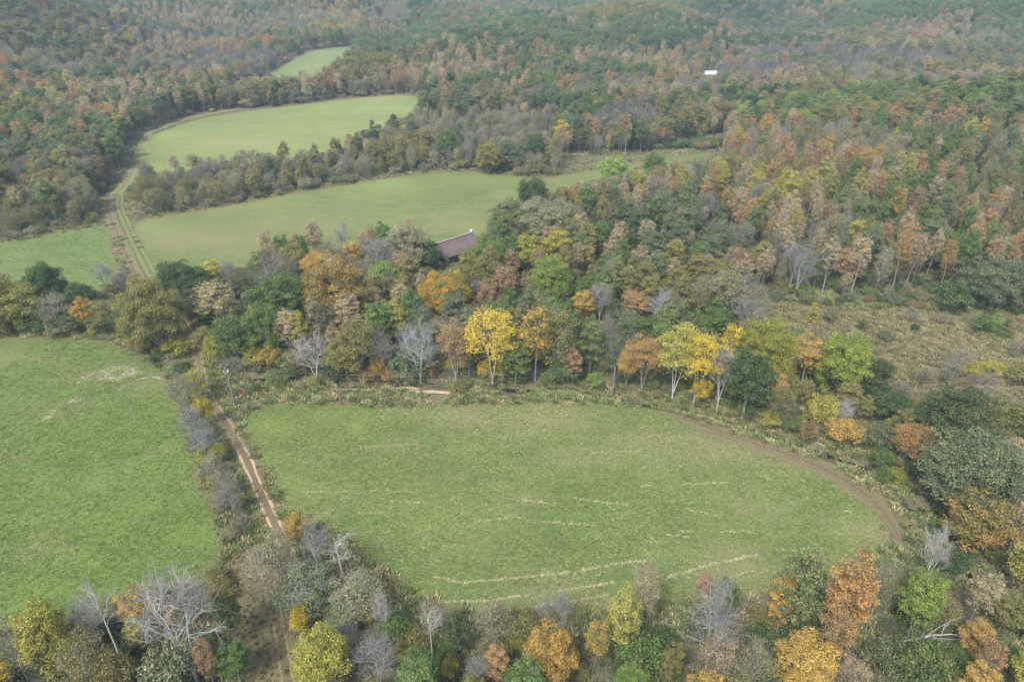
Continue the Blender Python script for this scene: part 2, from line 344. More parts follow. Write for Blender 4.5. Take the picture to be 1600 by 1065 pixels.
# ------------------------------------------------------------------ tree prototypes
class Geo:
    def __init__(s): s.V = []; s.Q = []; s.n = 0; s.a = []; s.b = []
    def add(s, V, Q, lv=None, cl=None):
        V = np.asarray(V); s.V.append(V); s.Q.append(np.asarray(Q)+s.n); s.n += len(V)
        s.a.append(np.zeros(len(V)) if lv is None else lv); s.b.append(np.zeros(len(V)) if cl is None else cl)
    def tube(s, pts, rad, k=5):
        pts = np.asarray(pts, float); n = len(pts); t = np.gradient(pts, axis=0); t /= np.linalg.norm(t, axis=1)[:, None]+1e-9
        ref = np.array([.31, .95, .05]); a = np.cross(t, ref); a /= np.linalg.norm(a, axis=1)[:, None]+1e-9; b = np.cross(t, a)
        th = np.arange(k)*2*math.pi/k
        V = pts[:, None]+np.asarray(rad)[:, None, None]*(a[:, None]*np.cos(th)[None, :, None]+b[:, None]*np.sin(th)[None, :, None])
        ix = np.arange(n*k).reshape(n, k); j = np.roll(ix, -1, 1)
        s.add(V.reshape(-1, 3), np.stack([ix[:-1], j[:-1], j[1:], ix[1:]], -1).reshape(-1, 4))
    def strips(s, A, B, wd, r):
        A = np.asarray(A); B = np.asarray(B); d = B-A; o = r.normal(size=A.shape); o = np.cross(d, o); o /= np.linalg.norm(o, axis=1)[:, None]+1e-9
        wd = np.asarray(wd)[:, None]; V = np.stack([A-o*wd, A+o*wd, B+o*wd*.35, B-o*wd*.35], 1).reshape(-1, 3)
        s.add(V, np.arange(len(A)*4).reshape(-1, 4), np.ones(len(V)))
    def leaves(s, C, N, size, r, cl, asp=.62):
        n = len(C); N = N/(np.linalg.norm(N, axis=1)[:, None]+1e-9); t = np.cross(N, r.normal(size=(n, 3))); t /= np.linalg.norm(t, axis=1)[:, None]+1e-9
        b = np.cross(N, t); sz = size*r.uniform(.6, 1.35, n)[:, None]
        V = np.stack([C-t*sz, C-b*sz*asp+N*sz*.15, C+t*sz, C+b*sz*asp+N*sz*.15], 1).reshape(-1, 3)
        s.add(V, np.arange(n*4).reshape(-1, 4), np.repeat(r.random(n), 4), np.repeat(cl, 4))
    def mesh(s, name, mat):
        if not s.V: return None
        return mesh_np(name, np.concatenate(s.V), np.concatenate(s.Q), [mat], {'lv': np.concatenate(s.a), 'cl': np.concatenate(s.b)}, smooth=(mat is M_BARK))
def unit(r, n): v = r.normal(size=(n, 3)); return v/np.linalg.norm(v, axis=1)[:, None]
def bez(a, b, lift, n, r, wob):
    t = np.linspace(0, 1, n)[:, None]; p = a+(b-a)*t; p[:, 2] += (lift*np.sin(t*math.pi*.9))[:, 0]
    p[1:] += r.normal(size=(n-1, 3))*wob*t[1:]; return p

def make_proto(shape, seed):
    r = np.random.default_rng(seed*101+hash(shape_id[shape]) % 997); B, L = Geo(), Geo()
    sp = SPEC[shape]; H, Rr, c0 = sp['H'], sp['R'], sp['c0']
    trunks = 1 if sp.get('stems', 1) == 1 else sp['stems']
    ctr = np.array([0, 0, H*(c0+1)/2]); half = np.array([Rr, Rr, H*(1-c0)/2])
    ends = []; tr = sp['tr']
    # trunk(s)
    tops = []
    if trunks == 1:
        n = 8; lean = r.normal(size=2)*H*sp.get('lean', .03)
        t = np.linspace(0, 1, n); hh = H*sp.get('th', .82)
        P = np.stack([lean[0]*t**1.5+r.normal(size=n)*.12*t, lean[1]*t**1.5+r.normal(size=n)*.12*t, t*hh], -1); P[0, 2] = -.5
        rad = tr*(1-.8*t)+.02; rad[0] *= 1.35
        B.tube(P, rad, 7); tops.append((P, rad))
    else:
        fork = np.array([0, 0, sp.get('fork', .12)*H])
        B.tube(np.array([[0, 0, -.5], fork*.5, fork]), [tr*1.25, tr, tr*.9], 7)
        for i in range(trunks):
            a = 2*math.pi*(i+r.uniform(-.2, .2))/trunks+seed; e = np.array([math.cos(a)*Rr*.5, math.sin(a)*Rr*.5, H*r.uniform(.72, .9)])
            P = bez(fork, e, H*.05, 7, r, .18); rad = np.linspace(tr*.7, tr*.14, 7); B.tube(P, rad, 6); tops.append((P, rad))
    # lobes
    nl = sp['lobes']; d = unit(r, nl*3); d = d[d[:, 2] > sp.get('low', -.55)][:nl]; nl = len(d)
    rr = r.uniform(.45, .86, nl)
    prof = sp.get('prof', 'ell')
    lob = ctr+d*half*rr[:, None]
    if prof == 'cone':
        z = r.uniform(0, 1, nl)**1.25; rad = Rr*(1-z)*.8+.12; a = r.uniform(0, 6.28, nl)
        lob = np.stack([np.cos(a)*rad, np.sin(a)*rad, H*c0+z*H*(1-c0)*.95], -1)
    if prof == 'umb':
        lob[:, 2] = np.maximum(lob[:, 2], H*c0+(1-c0)*H*.25+.15*(lob[:, 0]**2+lob[:, 1]**2)**.5)
    lob += r.normal(size=lob.shape)*Rr*.07
    lr = sp['lr']*Rr*r.uniform(.7, 1.3, nl); 
    # limbs
    nlimb = sp['limbs']; order = r.permutation(nl)[:nlimb]
    seg_pts = []
    for k in order:
        P, rad = tops[int(r.integers(len(tops)))]
        e = lob[k]
        # leave the trunk below the lobe
        hz = np.clip(e[2]-np.hypot(e[0], e[1])*r.uniform(.5, 1.0), H*max(c0*.75, .08), P[-1, 2]*.98)
        j = np.clip(np.searchsorted(P[:, 2], hz), 1, len(P)-1); f = (hz-P[j-1, 2])/(P[j, 2]-P[j-1, 2]+1e-6); f = min(max(f, 0), 1)
        a = P[j-1]*(1-f)+P[j]*f; ra = (rad[j-1]*(1-f)+rad[j]*f)*r.uniform(.38, .6)
        Q = bez(a, e, np.linalg.norm(e-a)*r.uniform(-.02, .14), 6, r, .12*Rr/4)
        B.tube(Q, np.linspace(ra, max(.022, ra*.16), 6), 5); seg_pts.append(Q)
    # secondary + twigs
    A2, B2, w2 = [], [], []
    for Q in seg_pts:
        for _ in range(sp['sec']):
            f = r.uniform(.3, 1); j = min(int(f*5), 4); a = Q[j]+(Q[j+1]-Q[j])*(f*5-j); dirn = (Q[j+1]-Q[j]); dirn /= np.linalg.norm(dirn)+1e-9
            v = dirn*.7+unit(r, 1)[0]*.8+np.array([0, 0, .35]); v /= np.linalg.norm(v); ln = Rr*r.uniform(.22, .5)
            e = a+v*ln; m = (a+e)/2+unit(r, 1)[0]*ln*.1; B.tube(np.array([a, m, e]), [.035*tr/.2, .025*tr/.2, .012], 3)
            for _ in range(sp['twig']):
                f2 = r.uniform(.15, 1); p = a+(e-a)*f2; vv = v*.75+unit(r, 1)[0]*.75+np.array([0, 0, .25]); vv /= np.linalg.norm(vv); l2 = Rr*r.uniform(.1, .26)
                q = p+vv*l2; A2.append(p); B2.append(q); w2.append(sp['tw'])
                for _ in range(2):
                    v3 = vv+unit(r, 1)[0]*.7; f3 = r.uniform(.3, .9); p3 = p+(q-p)*f3; A2.append(p3); B2.append(p3+v3*l2*.55); w2.append(sp['tw']*.75)
    if A2: B.strips(A2, B2, w2, r)
    # leaves
    nlv = sp['leaves']
    if nlv:
        wgt = lr**2; k = r.choice(nl, nlv, p=wgt/wgt.sum()); dd = unit(r, nlv); dd[:, 2] = np.where(dd[:, 2] < -.3, -dd[:, 2]*.5, dd[:, 2])
        rad = lr[k]*r.uniform(.25, 1, nlv)**.4
        C = lob[k]+dd*rad[:, None]*np.array([1.08, 1.08, .82])
        C += r.normal(size=C.shape)*sp['ls']*.4
        N = dd+r.normal(size=dd.shape)*.55+np.array([0, 0, .35])
        clr = r.random(nl)
        C[:, 2] = np.maximum(C[:, 2], .12)
        L.leaves(C, N, sp['ls'], r, clr[k])
        if sp.get('strew'):
            n2 = int(nlv*sp['strew']); dd = unit(r, n2); C = ctr+dd*half*(r.uniform(.2, 1, n2)**.5)[:, None]; C[:, 2] = np.maximum(C[:, 2], .15)
            L.leaves(C, dd+r.normal(size=dd.shape), sp['ls'], r, r.random(n2))
    return B.mesh(shape+'_trunk', M_BARK), L.mesh(shape+'_crown', M_LEAF)
shape_id = {k: i for i, k in enumerate(['round', 'tall', 'sparse', 'thin', 'bare', 'syc', 'cedar', 'shrub', 'bshrub', 'snag', 'grand'])}
SPEC = {
 'round': dict(H=14, R=5, c0=.08, tr=.28, lobes=95, lr=.225, limbs=20, sec=3, twig=2, tw=.014, leaves=14000, ls=.15, th=.7, strew=.06),
 'grand': dict(H=16, R=9, c0=.06, tr=.45, lobes=200, lr=.155, limbs=34, sec=3, twig=1, tw=.016, leaves=34000, ls=.165, th=.6, strew=.05),
 'tall': dict(H=16, R=3.4, c0=.14, tr=.19, lobes=66, lr=.25, limbs=18, sec=3, twig=2, tw=.014, leaves=7600, ls=.15, strew=.12),
 'sparse': dict(H=16, R=2.8, c0=.28, tr=.14, lobes=52, lr=.23, limbs=22, sec=4, twig=3, tw=.014, leaves=3000, ls=.135, strew=.3),
 'thin': dict(H=14, R=4.0, c0=.1, tr=.17, lobes=58, lr=.24, limbs=26, sec=5, twig=4, tw=.013, leaves=3600, ls=.12, strew=.4),
 'bare': dict(H=14, R=4.6, c0=.2, tr=.18, lobes=64, lr=.2, limbs=30, sec=8, twig=6, tw=.0115, leaves=0, ls=.2, low=-.3, stems=3, fork=.14),
 'syc': dict(H=20, R=5.2, c0=.26, tr=.17, lobes=84, lr=.22, limbs=26, sec=3, twig=3, tw=.014, leaves=8400, ls=.155, stems=3, fork=.06, low=-.6, strew=.15),
 'cedar': dict(H=9, R=2.3, c0=.04, tr=.16, lobes=80, lr=.22, limbs=8, sec=0, twig=0, tw=.02, leaves=5200, ls=.125, prof='cone', th=.9),
 'shrub': dict(H=3.4, R=2.4, c0=.0, tr=.05, lobes=48, lr=.27, limbs=12, sec=2, twig=2, tw=.01, leaves=3600, ls=.095, stems=4, fork=.03, low=-.2, strew=.12),
 'bshrub': dict(H=4, R=2.5, c0=.05, tr=.05, lobes=40, lr=.22, limbs=22, sec=5, twig=5, tw=.0095, leaves=600, ls=.085, stems=5, fork=.02, low=-.2),
 'snag': dict(H=15, R=3.4, c0=.4, tr=.2, lobes=16, lr=.2, limbs=12, sec=5, twig=4, tw=.015, leaves=0, ls=.2, lean=.07, th=.9),
}
NVAR = {'grand': 3, 'round': 6, 'tall': 5, 'sparse': 6, 'thin': 6, 'bare': 5, 'syc': 4, 'cedar': 2, 'shrub': 4, 'bshrub': 3, 'snag': 2}
PROTO = {(s, i): make_proto(s, i+1) for s in SPEC for i in range(NVAR[s])}

PAL = {
 'dgreen': ((.05, .085, .038), (.08, .12, .05)), 'green': ((.085, .135, .045), (.125, .175, .058)), 'bgreen': ((.15, .215, .05), (.20, .265, .07)),
 'ggreen': ((.10, .13, .07), (.145, .165, .09)), 'olive': ((.155, .155, .06), (.205, .185, .07)), 'ygreen': ((.23, .235, .055), (.32, .29, .07)),
 'yellow': ((.43, .335, .045), (.33, .275, .055)), 'gold': ((.38, .262, .07), (.31, .22, .07)), 'orange': ((.34, .205, .085), (.28, .185, .085)),
 'rust': ((.31, .19, .105), (.25, .175, .10)), 'tan': ((.34, .265, .165), (.27, .23, .135)), 'brown': ((.19, .14, .08), (.23, .175, .08)),
 'golive': ((.185, .182, .105), (.235, .22, .135)), 'mixed': ((.40, .24, .05), (.17, .19, .05)), 'oakturn': ((.155, .155, .055), (.30, .185, .065)),
}
CNAME = {'dgreen': 'dark green', 'green': 'green', 'bgreen': 'bright green', 'ggreen': 'grey green', 'olive': 'olive', 'ygreen': 'yellow green', 'yellow': 'bright yellow', 'gold': 'golden', 'orange': 'orange', 'rust': 'rust brown', 'tan': 'tan', 'brown': 'brown', 'golive': 'grey olive', 'mixed': 'orange and green', 'oakturn': 'olive and rust'}
BARK = {'gray': (.19, .175, .155), 'white': (.37, .362, .335), 'dark': (.09, .08, .062), 'purple': (.215, .20, .18), 'silver': (.27, .262, .245)}
BNAME = {'gray': 'grey', 'white': 'white', 'dark': 'dark', 'purple': 'mauve grey', 'silver': 'silver grey'}
ONAME = {'grand': 'broadleaf_tree', 'round': 'broadleaf_tree', 'tall': 'broadleaf_tree', 'sparse': 'sparse_tree', 'thin': 'sparse_tree', 'bare': 'bare_tree', 'syc': 'sycamore_tree', 'cedar': 'cedar_tree', 'shrub': 'shrub', 'bshrub': 'bare_shrub', 'snag': 'dead_tree'}
FORM = {'grand': 'broad spreading tree', 'round': 'full round-crowned tree', 'tall': 'leafy upright tree', 'sparse': 'sparse narrow tree', 'thin': 'thin feathery tree', 'bare': 'leafless spreading tree', 'syc': 'fork-trunked sycamore', 'cedar': 'conical cedar', 'shrub': 'low leafy shrub', 'bshrub': 'twiggy shrub', 'snag': 'dead leafless snag'}
def jitc(c, r, a=.12):
    k = 1+r.uniform(-a, a); w1 = r.uniform(-a, a)*.35; return (c[0]*k*(1+w1), c[1]*k, c[2]*k*(1-w1))

def tints(pal, r, a):
    p = PAL[pal]; q = PAL[r.choice(['olive', 'ygreen', 'green', 'golive', 'tan', 'brown'])][0]; f = r.uniform(0, .55) if pal in ('yellow', 'gold', 'orange', 'rust', 'tan', 'ygreen', 'bgreen') else r.uniform(0, .35)
    return jitc(p[0], r, a), jitc(tuple(x*(1-f)+y*f for x, y in zip(p[1], q)), r, a)
TREES = []
def add_tree(shape, pal, bark, x, y, z, h, wd, zone, note=None, rot=None, i=None):
    TREES.append(dict(shape=shape, pal=pal, bark=bark, x=x, y=y, z=z, h=h, w=wd, zone=zone, note=note))

HAND = '''
# hedgerow by the small meadow:  x y top w shape palette bark | zone | note
22 517 424 74 round olive dark|hedge|
48 517 441 62 round ygreen gray|hedge|
86 492 412 64 round dgreen dark|hedge|
96 516 455 52 thin golive silver|hedge|
136 492 443 52 round dgreen dark|hedge|
139 517 461 30 tall gold gray|hedge|
166 516 468 54 thin olive gray|hedge|
118 520 484 34 tall ggreen dark|hedge|
168 458 409 36 bare tan silver|hedge|
204 474 416 48 bare tan purple|hedge|
186 512 468 54 thin olive gray|hedge|
202 528 486 40 shrub dgreen dark|hedge|
14 522 492 40 shrub olive dark|hedge|
60 521 494 44 shrub green dark|hedge|
95 523 500 40 shrub ggreen dark|hedge|
160 519 495 36 shrub ggreen dark|hedge|
-30 515 430 60 round green dark|hedge|
255 551 434 98 round olive gray|crossing|
292 492 411 94 round dgreen dark|crossing|
340 470 404 46 tall ygreen gray|crossing|
346 522 437 62 sparse tan gray|crossing|
312 506 440 44 round ggreen dark|crossing|
248 555 541 18 shrub gold dark|crossing|
281 556 524 42 shrub ygreen dark|crossing|
225 552 520 36 shrub olive dark|crossing|
368 472 409 42 bare tan silver|crossing|
325 556 508 38 tall olive gray|crossing|
376 566 489 68 round green gray|crossing|
346 574 524 36 shrub ygreen gray|crossing|
386 474 424 44 round ggreen dark|crossing|
370 586 556 44 bshrub golive purple|crossing|
# creek wood
440 482 398 74 bare tan purple|creekwood|
463 446 383 48 round olive dark|creekwood|
500 452 394 54 round gold gray|creekwood|
446 524 430 96 round green dark|creekwood|
533 514 411 98 round oakturn gray|creekwood|
495 502 424 52 round green dark|creekwood|
476 562 484 32 tall ygreen gray|creekwood|
455 562 483 38 sparse tan silver|creekwood|
420 562 480 64 round green gray|creekwood|
426 578 540 32 shrub gold dark|creekwood|
402 574 540 42 shrub ygreen dark|creekwood|
440 575 545 40 shrub green dark|creekwood|
470 582 548 44 shrub olive dark|creekwood|
496 601 530 72 bare tan white|creekwood|
527 600 556 34 shrub dgreen dark|creekwood|
455 592 575 26 shrub green dark|creekwood|
567 592 491 58 syc olive white|creekwood|
545 592 520 62 round olive gray|creekwood|
600 592 520 38 bare tan silver|creekwood|
617 540 470 48 tall ygreen gray|creekwood|
658 601 511 68 bare tan white|creekwood|
640 593 553 62 shrub ggreen gray|creekwood|
592 594 560 22 shrub gold dark|creekwood|
671 592 564 20 shrub orange dark|creekwood|
575 597 572 36 shrub brown dark|creekwood|
610 596 575 30 shrub rust dark|creekwood|
713 600 499 52 syc rust white|creekwood|
733 590 530 36 thin olive silver|creekwood|
770 601 484 78 syc yellow white|creekwood|
757 594 563 18 shrub yellow dark|creekwood|
787 588 560 18 shrub yellow dark|creekwood|
700 502 419 76 round mixed gray|barnwood|
600 468 404 54 round bgreen gray|barnwood|
655 463 434 27 tall rust gray|barnwood|
670 452 416 28 tall ggreen gray|barnwood|
640 424 350 72 round golive gray|barnwood|
670 426 374 40 round dgreen dark|barnwood|
556 424 374 28 tall gold gray|barnwood|
592 434 369 52 bare tan silver|barnwood|
530 428 384 42 bare tan silver|barnwood|
631 445 392 28 sparse rust gray|barnwood|
612 420 372 40 thin golive silver|barnwood|
762 446 372 64 round green gray|barnwood|
800 428 364 54 round green gray|barnwood|
786 484 408 32 sparse rust gray|barnwood|
746 484 430 34 bare tan purple|barnwood|
775 504 474 28 shrub dgreen dark|barnwood|
700 404 393 22 shrub green dark|barnwood|
730 412 396 24 shrub ggreen dark|barnwood|
805 602 529 44 tall green gray|creekwood|
836 594 474 48 sparse gold silver|creekwood|
872 594 479 64 thin olive gray|creekwood|
895 603 542 27 tall rust gray|creekwood|
846 574 539 27 tall ygreen gray|creekwood|
920 586 499 38 tall green gray|creekwood|
944 574 497 37 bare tan purple|creekwood|
956 592 524 42 thin ggreen silver|creekwood|
944 586 554 15 tall orange gray|creekwood|
820 590 520 40 sparse tan gray|creekwood|
880 600 565 40 shrub green dark|creekwood|
930 605 585 24 shrub bgreen dark|creekwood|
1002 613 527 54 syc orange silver|creekwood|
978 607 544 32 syc gold gray|creekwood|
1050 623 509 62 syc ygreen white|creekwood|
1083 631 519 62 syc yellow white|creekwood|
1094 633 591 28 shrub yellow dark|creekwood|
1126 610 502 42 tall yellow gray|creekwood|
1120 642 544 48 bare tan white|creekwood|
1186 616 496 84 round ygreen gray|creekwood|
1160 652 547 68 round dgreen gray|creekwood|
1141 630 574 27 tall yellow gray|creekwood|
1200 645 579 42 tall orange gray|creekwood|
1250 614 517 44 sparse gold silver|creekwood|
1306 624 517 84 round bgreen gray|bend|
1351 628 554 60 round dgreen gray|bend|
1381 660 604 54 round dgreen dark|bend|
1318 622 602 17 shrub orange dark|bend|
1280 664 619 48 shrub ygreen gray|bend|
1308 674 624 38 bare tan white|bend|
1311 696 654 48 shrub gold gray|bend|
1346 696 659 44 shrub olive gray|bend|
1237 676 649 26 shrub green dark|bend|
1215 666 599 44 thin olive gray|bend|
1200 668 640 34 shrub ygreen dark|bend|
1260 690 660 30 shrub brown dark|bend|
1412 724 657 54 round orange dark|bend|
1472 706 609 116 round dgreen dark|bend|
1540 700 619 76 round olive gray|bend|
1592 696 634 40 round dgreen dark|bend|
1505 796 688 166 round ggreen dark|bend|
1522 712 678 60 round ygreen gray|bend|
1584 736 688 54 sparse tan gray|bend|
1372 706 664 44 shrub ggreen gray|bend|
1372 736 699 34 shrub green dark|bend|
1392 752 732 38 shrub ygreen dark|bend|
1432 752 718 30 shrub dgreen dark|bend|
# centre wood
860 484 395 64 round bgreen gray|midwood|
843 494 453 62 thin golive silver|midwood|
872 484 446 25 tall ygreen gray|midwood|
910 506 449 33 tall gold gray|midwood|
936 504 439 44 bare tan silver|midwood|
956 504 467 44 shrub dgreen dark|midwood|
990 506 454 43 sparse rust gray|midwood|
1032 514 454 54 bare tan white|midwood|
1081 526 489 48 shrub green dark|midwood|
1131 508 412 58 round golive gray|midwood|
1172 506 439 43 thin golive gray|midwood|
1086 506 429 40 thin olive silver|midwood|
975 520 484 62 thin ggreen silver|midwood|
1054 462 434 22 sparse orange gray|midwood|
795 384 311 66 round ggreen dark|slopefoot|
834 350 271 48 round dgreen dark|slopefoot|
852 390 304 92 round golive gray|slopefoot|
890 366 318 44 tall green gray|slopefoot|
868 430 356 46 tall ygreen gray|slopefoot|
826 432 360 46 tall ygreen gray|slopefoot|
956 290 245 48 round bgreen gray|slopefoot|
1020 275 239 34 round green gray|slopefoot|
1190 424 377 38 tall bgreen gray|slope|
1476 420 361 86 round green gray|slope|
1562 412 364 44 round orange gray|slope|
1594 408 360 40 round orange gray|slope|
1320 446 386 44 round rust gray|slope|
1532 480 399 88 round ggreen dark|slope|
1592 484 404 76 round ggreen dark|slope|
1480 488 438 54 shrub dgreen dark|slope|
1424 404 378 30 tall rust gray|slope|
1360 400 345 36 tall ygreen gray|slope|
1332 346 305 34 round gold gray|slope|
# clearing shrubs
1381 532 516 24 shrub ggreen dark|clearing|
1345 516 498 14 shrub green dark|clearing|
1268 504 471 20 cedar ygreen dark|clearing|
1294 504 478 20 shrub golive dark|clearing|
1530 520 491 32 shrub green dark|clearing|
1549 518 487 22 cedar bgreen dark|clearing|
1568 526 497 24 cedar green dark|clearing|
1420 504 481 32 bshrub golive purple|clearing|
1428 518 505 12 shrub dgreen dark|clearing|
1476 510 490 26 bshrub golive purple|clearing|
1490 580 548 50 bshrub golive purple|clearing|
1475 600 560 44 bshrub golive purple|clearing|
1530 610 585 60 bshrub brown purple|clearing|
1440 600 575 36 bshrub golive gray|clearing|
1512 592 566 34 shrub ygreen dark|clearing|
1550 584 566 40 shrub ygreen dark|clearing|
1585 560 530 34 bshrub golive purple|clearing|
1480 640 612 44 bshrub brown purple|clearing|
1440 652 625 44 shrub olive gray|clearing|
1410 625 600 40 bshrub golive purple|clearing|
1590 600 565 44 shrub olive gray|clearing|
1545 640 605 60 thin golive purple|clearing|
# foreground wood
310 1066 892 138 bare tan white|front|
166 1018 922 56 bare tan white|front|
206 1070 888 58 snag tan white|front|
102 1066 944 72 round ygreen dark|front|
10 1085 1028 48 tall yellow dark|front|
48 1068 960 70 thin golive silver|front|
155 1085 1000 84 thin olive gray|front|
372 1004 924 42 tall green gray|front|
378 1068 1000 50 tall green gray|front|
285 1090 1014 96 shrub ggreen dark|front|
342 1085 990 30 sparse rust gray|front|
226 1016 960 34 tall ygreen gray|front|
200 1090 1020 60 shrub olive dark|front|
466 858 804 38 tall gold gray|front|
448 906 820 56 thin golive silver|front|
506 920 812 52 bare tan white|front|
540 915 826 60 snag tan white|front|
432 946 854 76 thin golive silver|front|
482 960 888 96 thin ggreen silver|front|
560 966 898 84 thin golive white|front|
545 982 938 56 tall ggreen gray|front|
475 992 944 34 shrub yellow dark|front|
580 978 949 25 shrub gold dark|front|
516 1078 984 86 round ygreen gray|front|
545 1030 970 40 bare tan silver|front|
596 1080 988 76 bare tan silver|front|
606 994 928 40 bare tan white|front|
676 1040 938 50 snag golive white|front|
690 1000 945 50 thin golive gray|front|
714 1036 948 34 tall dgreen dark|front|
622 1010 968 56 shrub green dark|front|
650 1030 990 60 shrub olive dark|front|
705 1062 1028 28 shrub ygreen dark|front|
776 1072 1004 38 tall orange gray|front|
750 1085 1028 46 bare tan silver|front|
772 1010 943 66 thin golive gray|front|
820 1000 960 60 shrub olive dark|front|
860 1080 980 80 round gold gray|front|
810 1090 1044 32 tall orange gray|front|
880 986 924 40 bare tan silver|front|
850 985 940 36 bare tan silver|front|
926 1050 958 38 sparse gold gray|front|
970 1032 908 52 tall ygreen gray|front|
998 990 873 48 thin tan silver|front|
980 1100 1044 56 round bgreen gray|front|
1042 1080 1004 34 tall olive gray|front|
1000 1050 1000 80 shrub green dark|front|
1030 1020 985 60 shrub dgreen dark|front|
1100 1056 918 90 bare tan silver|front|
1095 936 892 28 sparse rust gray|front|
1128 970 902 40 tall green gray|front|
1110 1075 985 60 thin tan gray|front|
1222 996 842 72 tall ggreen dark|front|
1210 1000 896 40 tall gold gray|front|
1296 1036 850 72 tall orange silver|front|
1285 1060 950 50 sparse orange gray|front|
1256 940 858 32 sparse tan silver|front|
1352 984 874 42 thin golive silver|front|
1328 1020 925 26 snag tan silver|front|
1442 916 826 50 bare tan white|front|
1416 1000 884 60 tall bgreen gray|front|
1512 862 772 96 round oakturn dark|front|
1572 866 780 70 thin tan purple|front|
1582 936 848 66 sparse ygreen gray|front|
1480 900 860 44 shrub dgreen dark|front|
1508 980 890 44 sparse tan gray|front|
1506 1030 964 44 tall orange gray|front|
1526 1072 1000 44 sparse rust gray|front|
1552 996 918 50 tall olive gray|front|
1594 1000 944 46 tall orange gray|front|
1240 1076 994 90 round gold gray|front|
1170 1085 1000 60 thin golive silver|front|
1320 1085 1030 60 thin tan gray|front|
1420 1080 1005 86 shrub green dark|front|
1370 1060 1000 60 shrub ggreen dark|front|
1470 1060 1010 50 shrub green dark|front|
1590 1085 1010 50 tall ygreen gray|front|
1400 960 905 50 shrub olive dark|front|
1460 980 930 50 thin olive gray|front|
1330 960 915 40 shrub green dark|front|
1180 1040 985 60 shrub dgreen dark|front|
1090 1000 950 60 shrub ggreen dark|front|
# fence row by the red track
312 628 574 48 thin ygreen gray|fencerow|
290 642 586 42 bshrub golive silver|fencerow|
326 664 616 27 shrub yellow gray|fencerow|
312 690 640 52 bare tan silver|fencerow|
322 724 668 56 bare tan silver|fencerow|
346 722 690 24 shrub ygreen gray|fencerow|
328 706 672 44 bshrub olive silver|fencerow|
332 750 712 46 bshrub golive silver|fencerow|
352 782 738 46 bshrub golive silver|fencerow|
368 806 754 44 bare tan silver|fencerow|
376 796 770 20 shrub ygreen gray|fencerow|
345 796 768 40 bshrub olive silver|fencerow|
300 664 630 34 bshrub olive gray|fencerow|
340 766 744 26 shrub ygreen dark|fencerow|
380 830 806 40 bshrub brown gray|fencerow|
306 610 590 40 bshrub golive silver|fencerow|
# belt between the middle meadows and beyond
616 208 178 28 cedar dgreen dark|farcedar|
583 216 187 16 cedar dgreen dark|farcedar|
568 218 203 12 cedar dgreen dark|farcedar|
100 330 285 34 bare tan white|lefthill|
660 270 253 18 bshrub dgreen purple|belt|
700 250 200 36 round green gray|belt|
672 158 128 24 round dgreen dark|belt|
836 258 205 34 round dgreen dark|belt|
790 268 215 36 round ggreen dark|belt|
763 272 222 40 round olive gray|belt|
878 240 182 22 tall yellow gray|belt|
'''
def hand():
    for ln in HAND.strip().splitlines():
        if ln.startswith('#'): continue
        a, zone, note = ln.split('|'); f = a.split()
        px, py, top, wp = map(float, f[:4])
        gpt = ground_hit(px, py)
        k = (top-532.5)/-FPX
        # height whose projection reaches the top row:  u/f = k
        y = gpt[1]; zc = y*(k*CP-SP)/(CP+k*SP); h = zc+CAM_H-gpt[2]
        f_ = y*CP-(gpt[2]+h*.6-CAM_H)*SP
        wd = wp/FPX*f_*{'front': 1.12, 'creekwood': 1.25, 'barnwood': 1.2}.get(zone, 1.15); h *= 1.06 if zone == 'creekwood' else 1.02
        add_tree(f[4], f[5], f[6], gpt[0], gpt[1], gpt[2], float(np.clip(h, 1.2, 27)), float(wd), zone, note)
hand()
for t in TREES:
    if t['shape'] == 'round' and t['w'] > 12.5: t['shape'] = 'grand'
HXY = np.array([(t['x'], t['y'], t['w']) for t in TREES])

# ------------------------------------------------------------------ barn, house, poles, logs (positions used to keep trees clear)
ra, rb = flat(683, 380, 6.2), flat(737, 363, 6.2)
BARN_C = (ra+rb)/2; BARN_V = (rb-ra); BARN_L = float(np.linalg.norm(BARN_V)); BARN_A = math.atan2(BARN_V[1], BARN_V[0])
HOUSE = ground_hit(1108, 122)

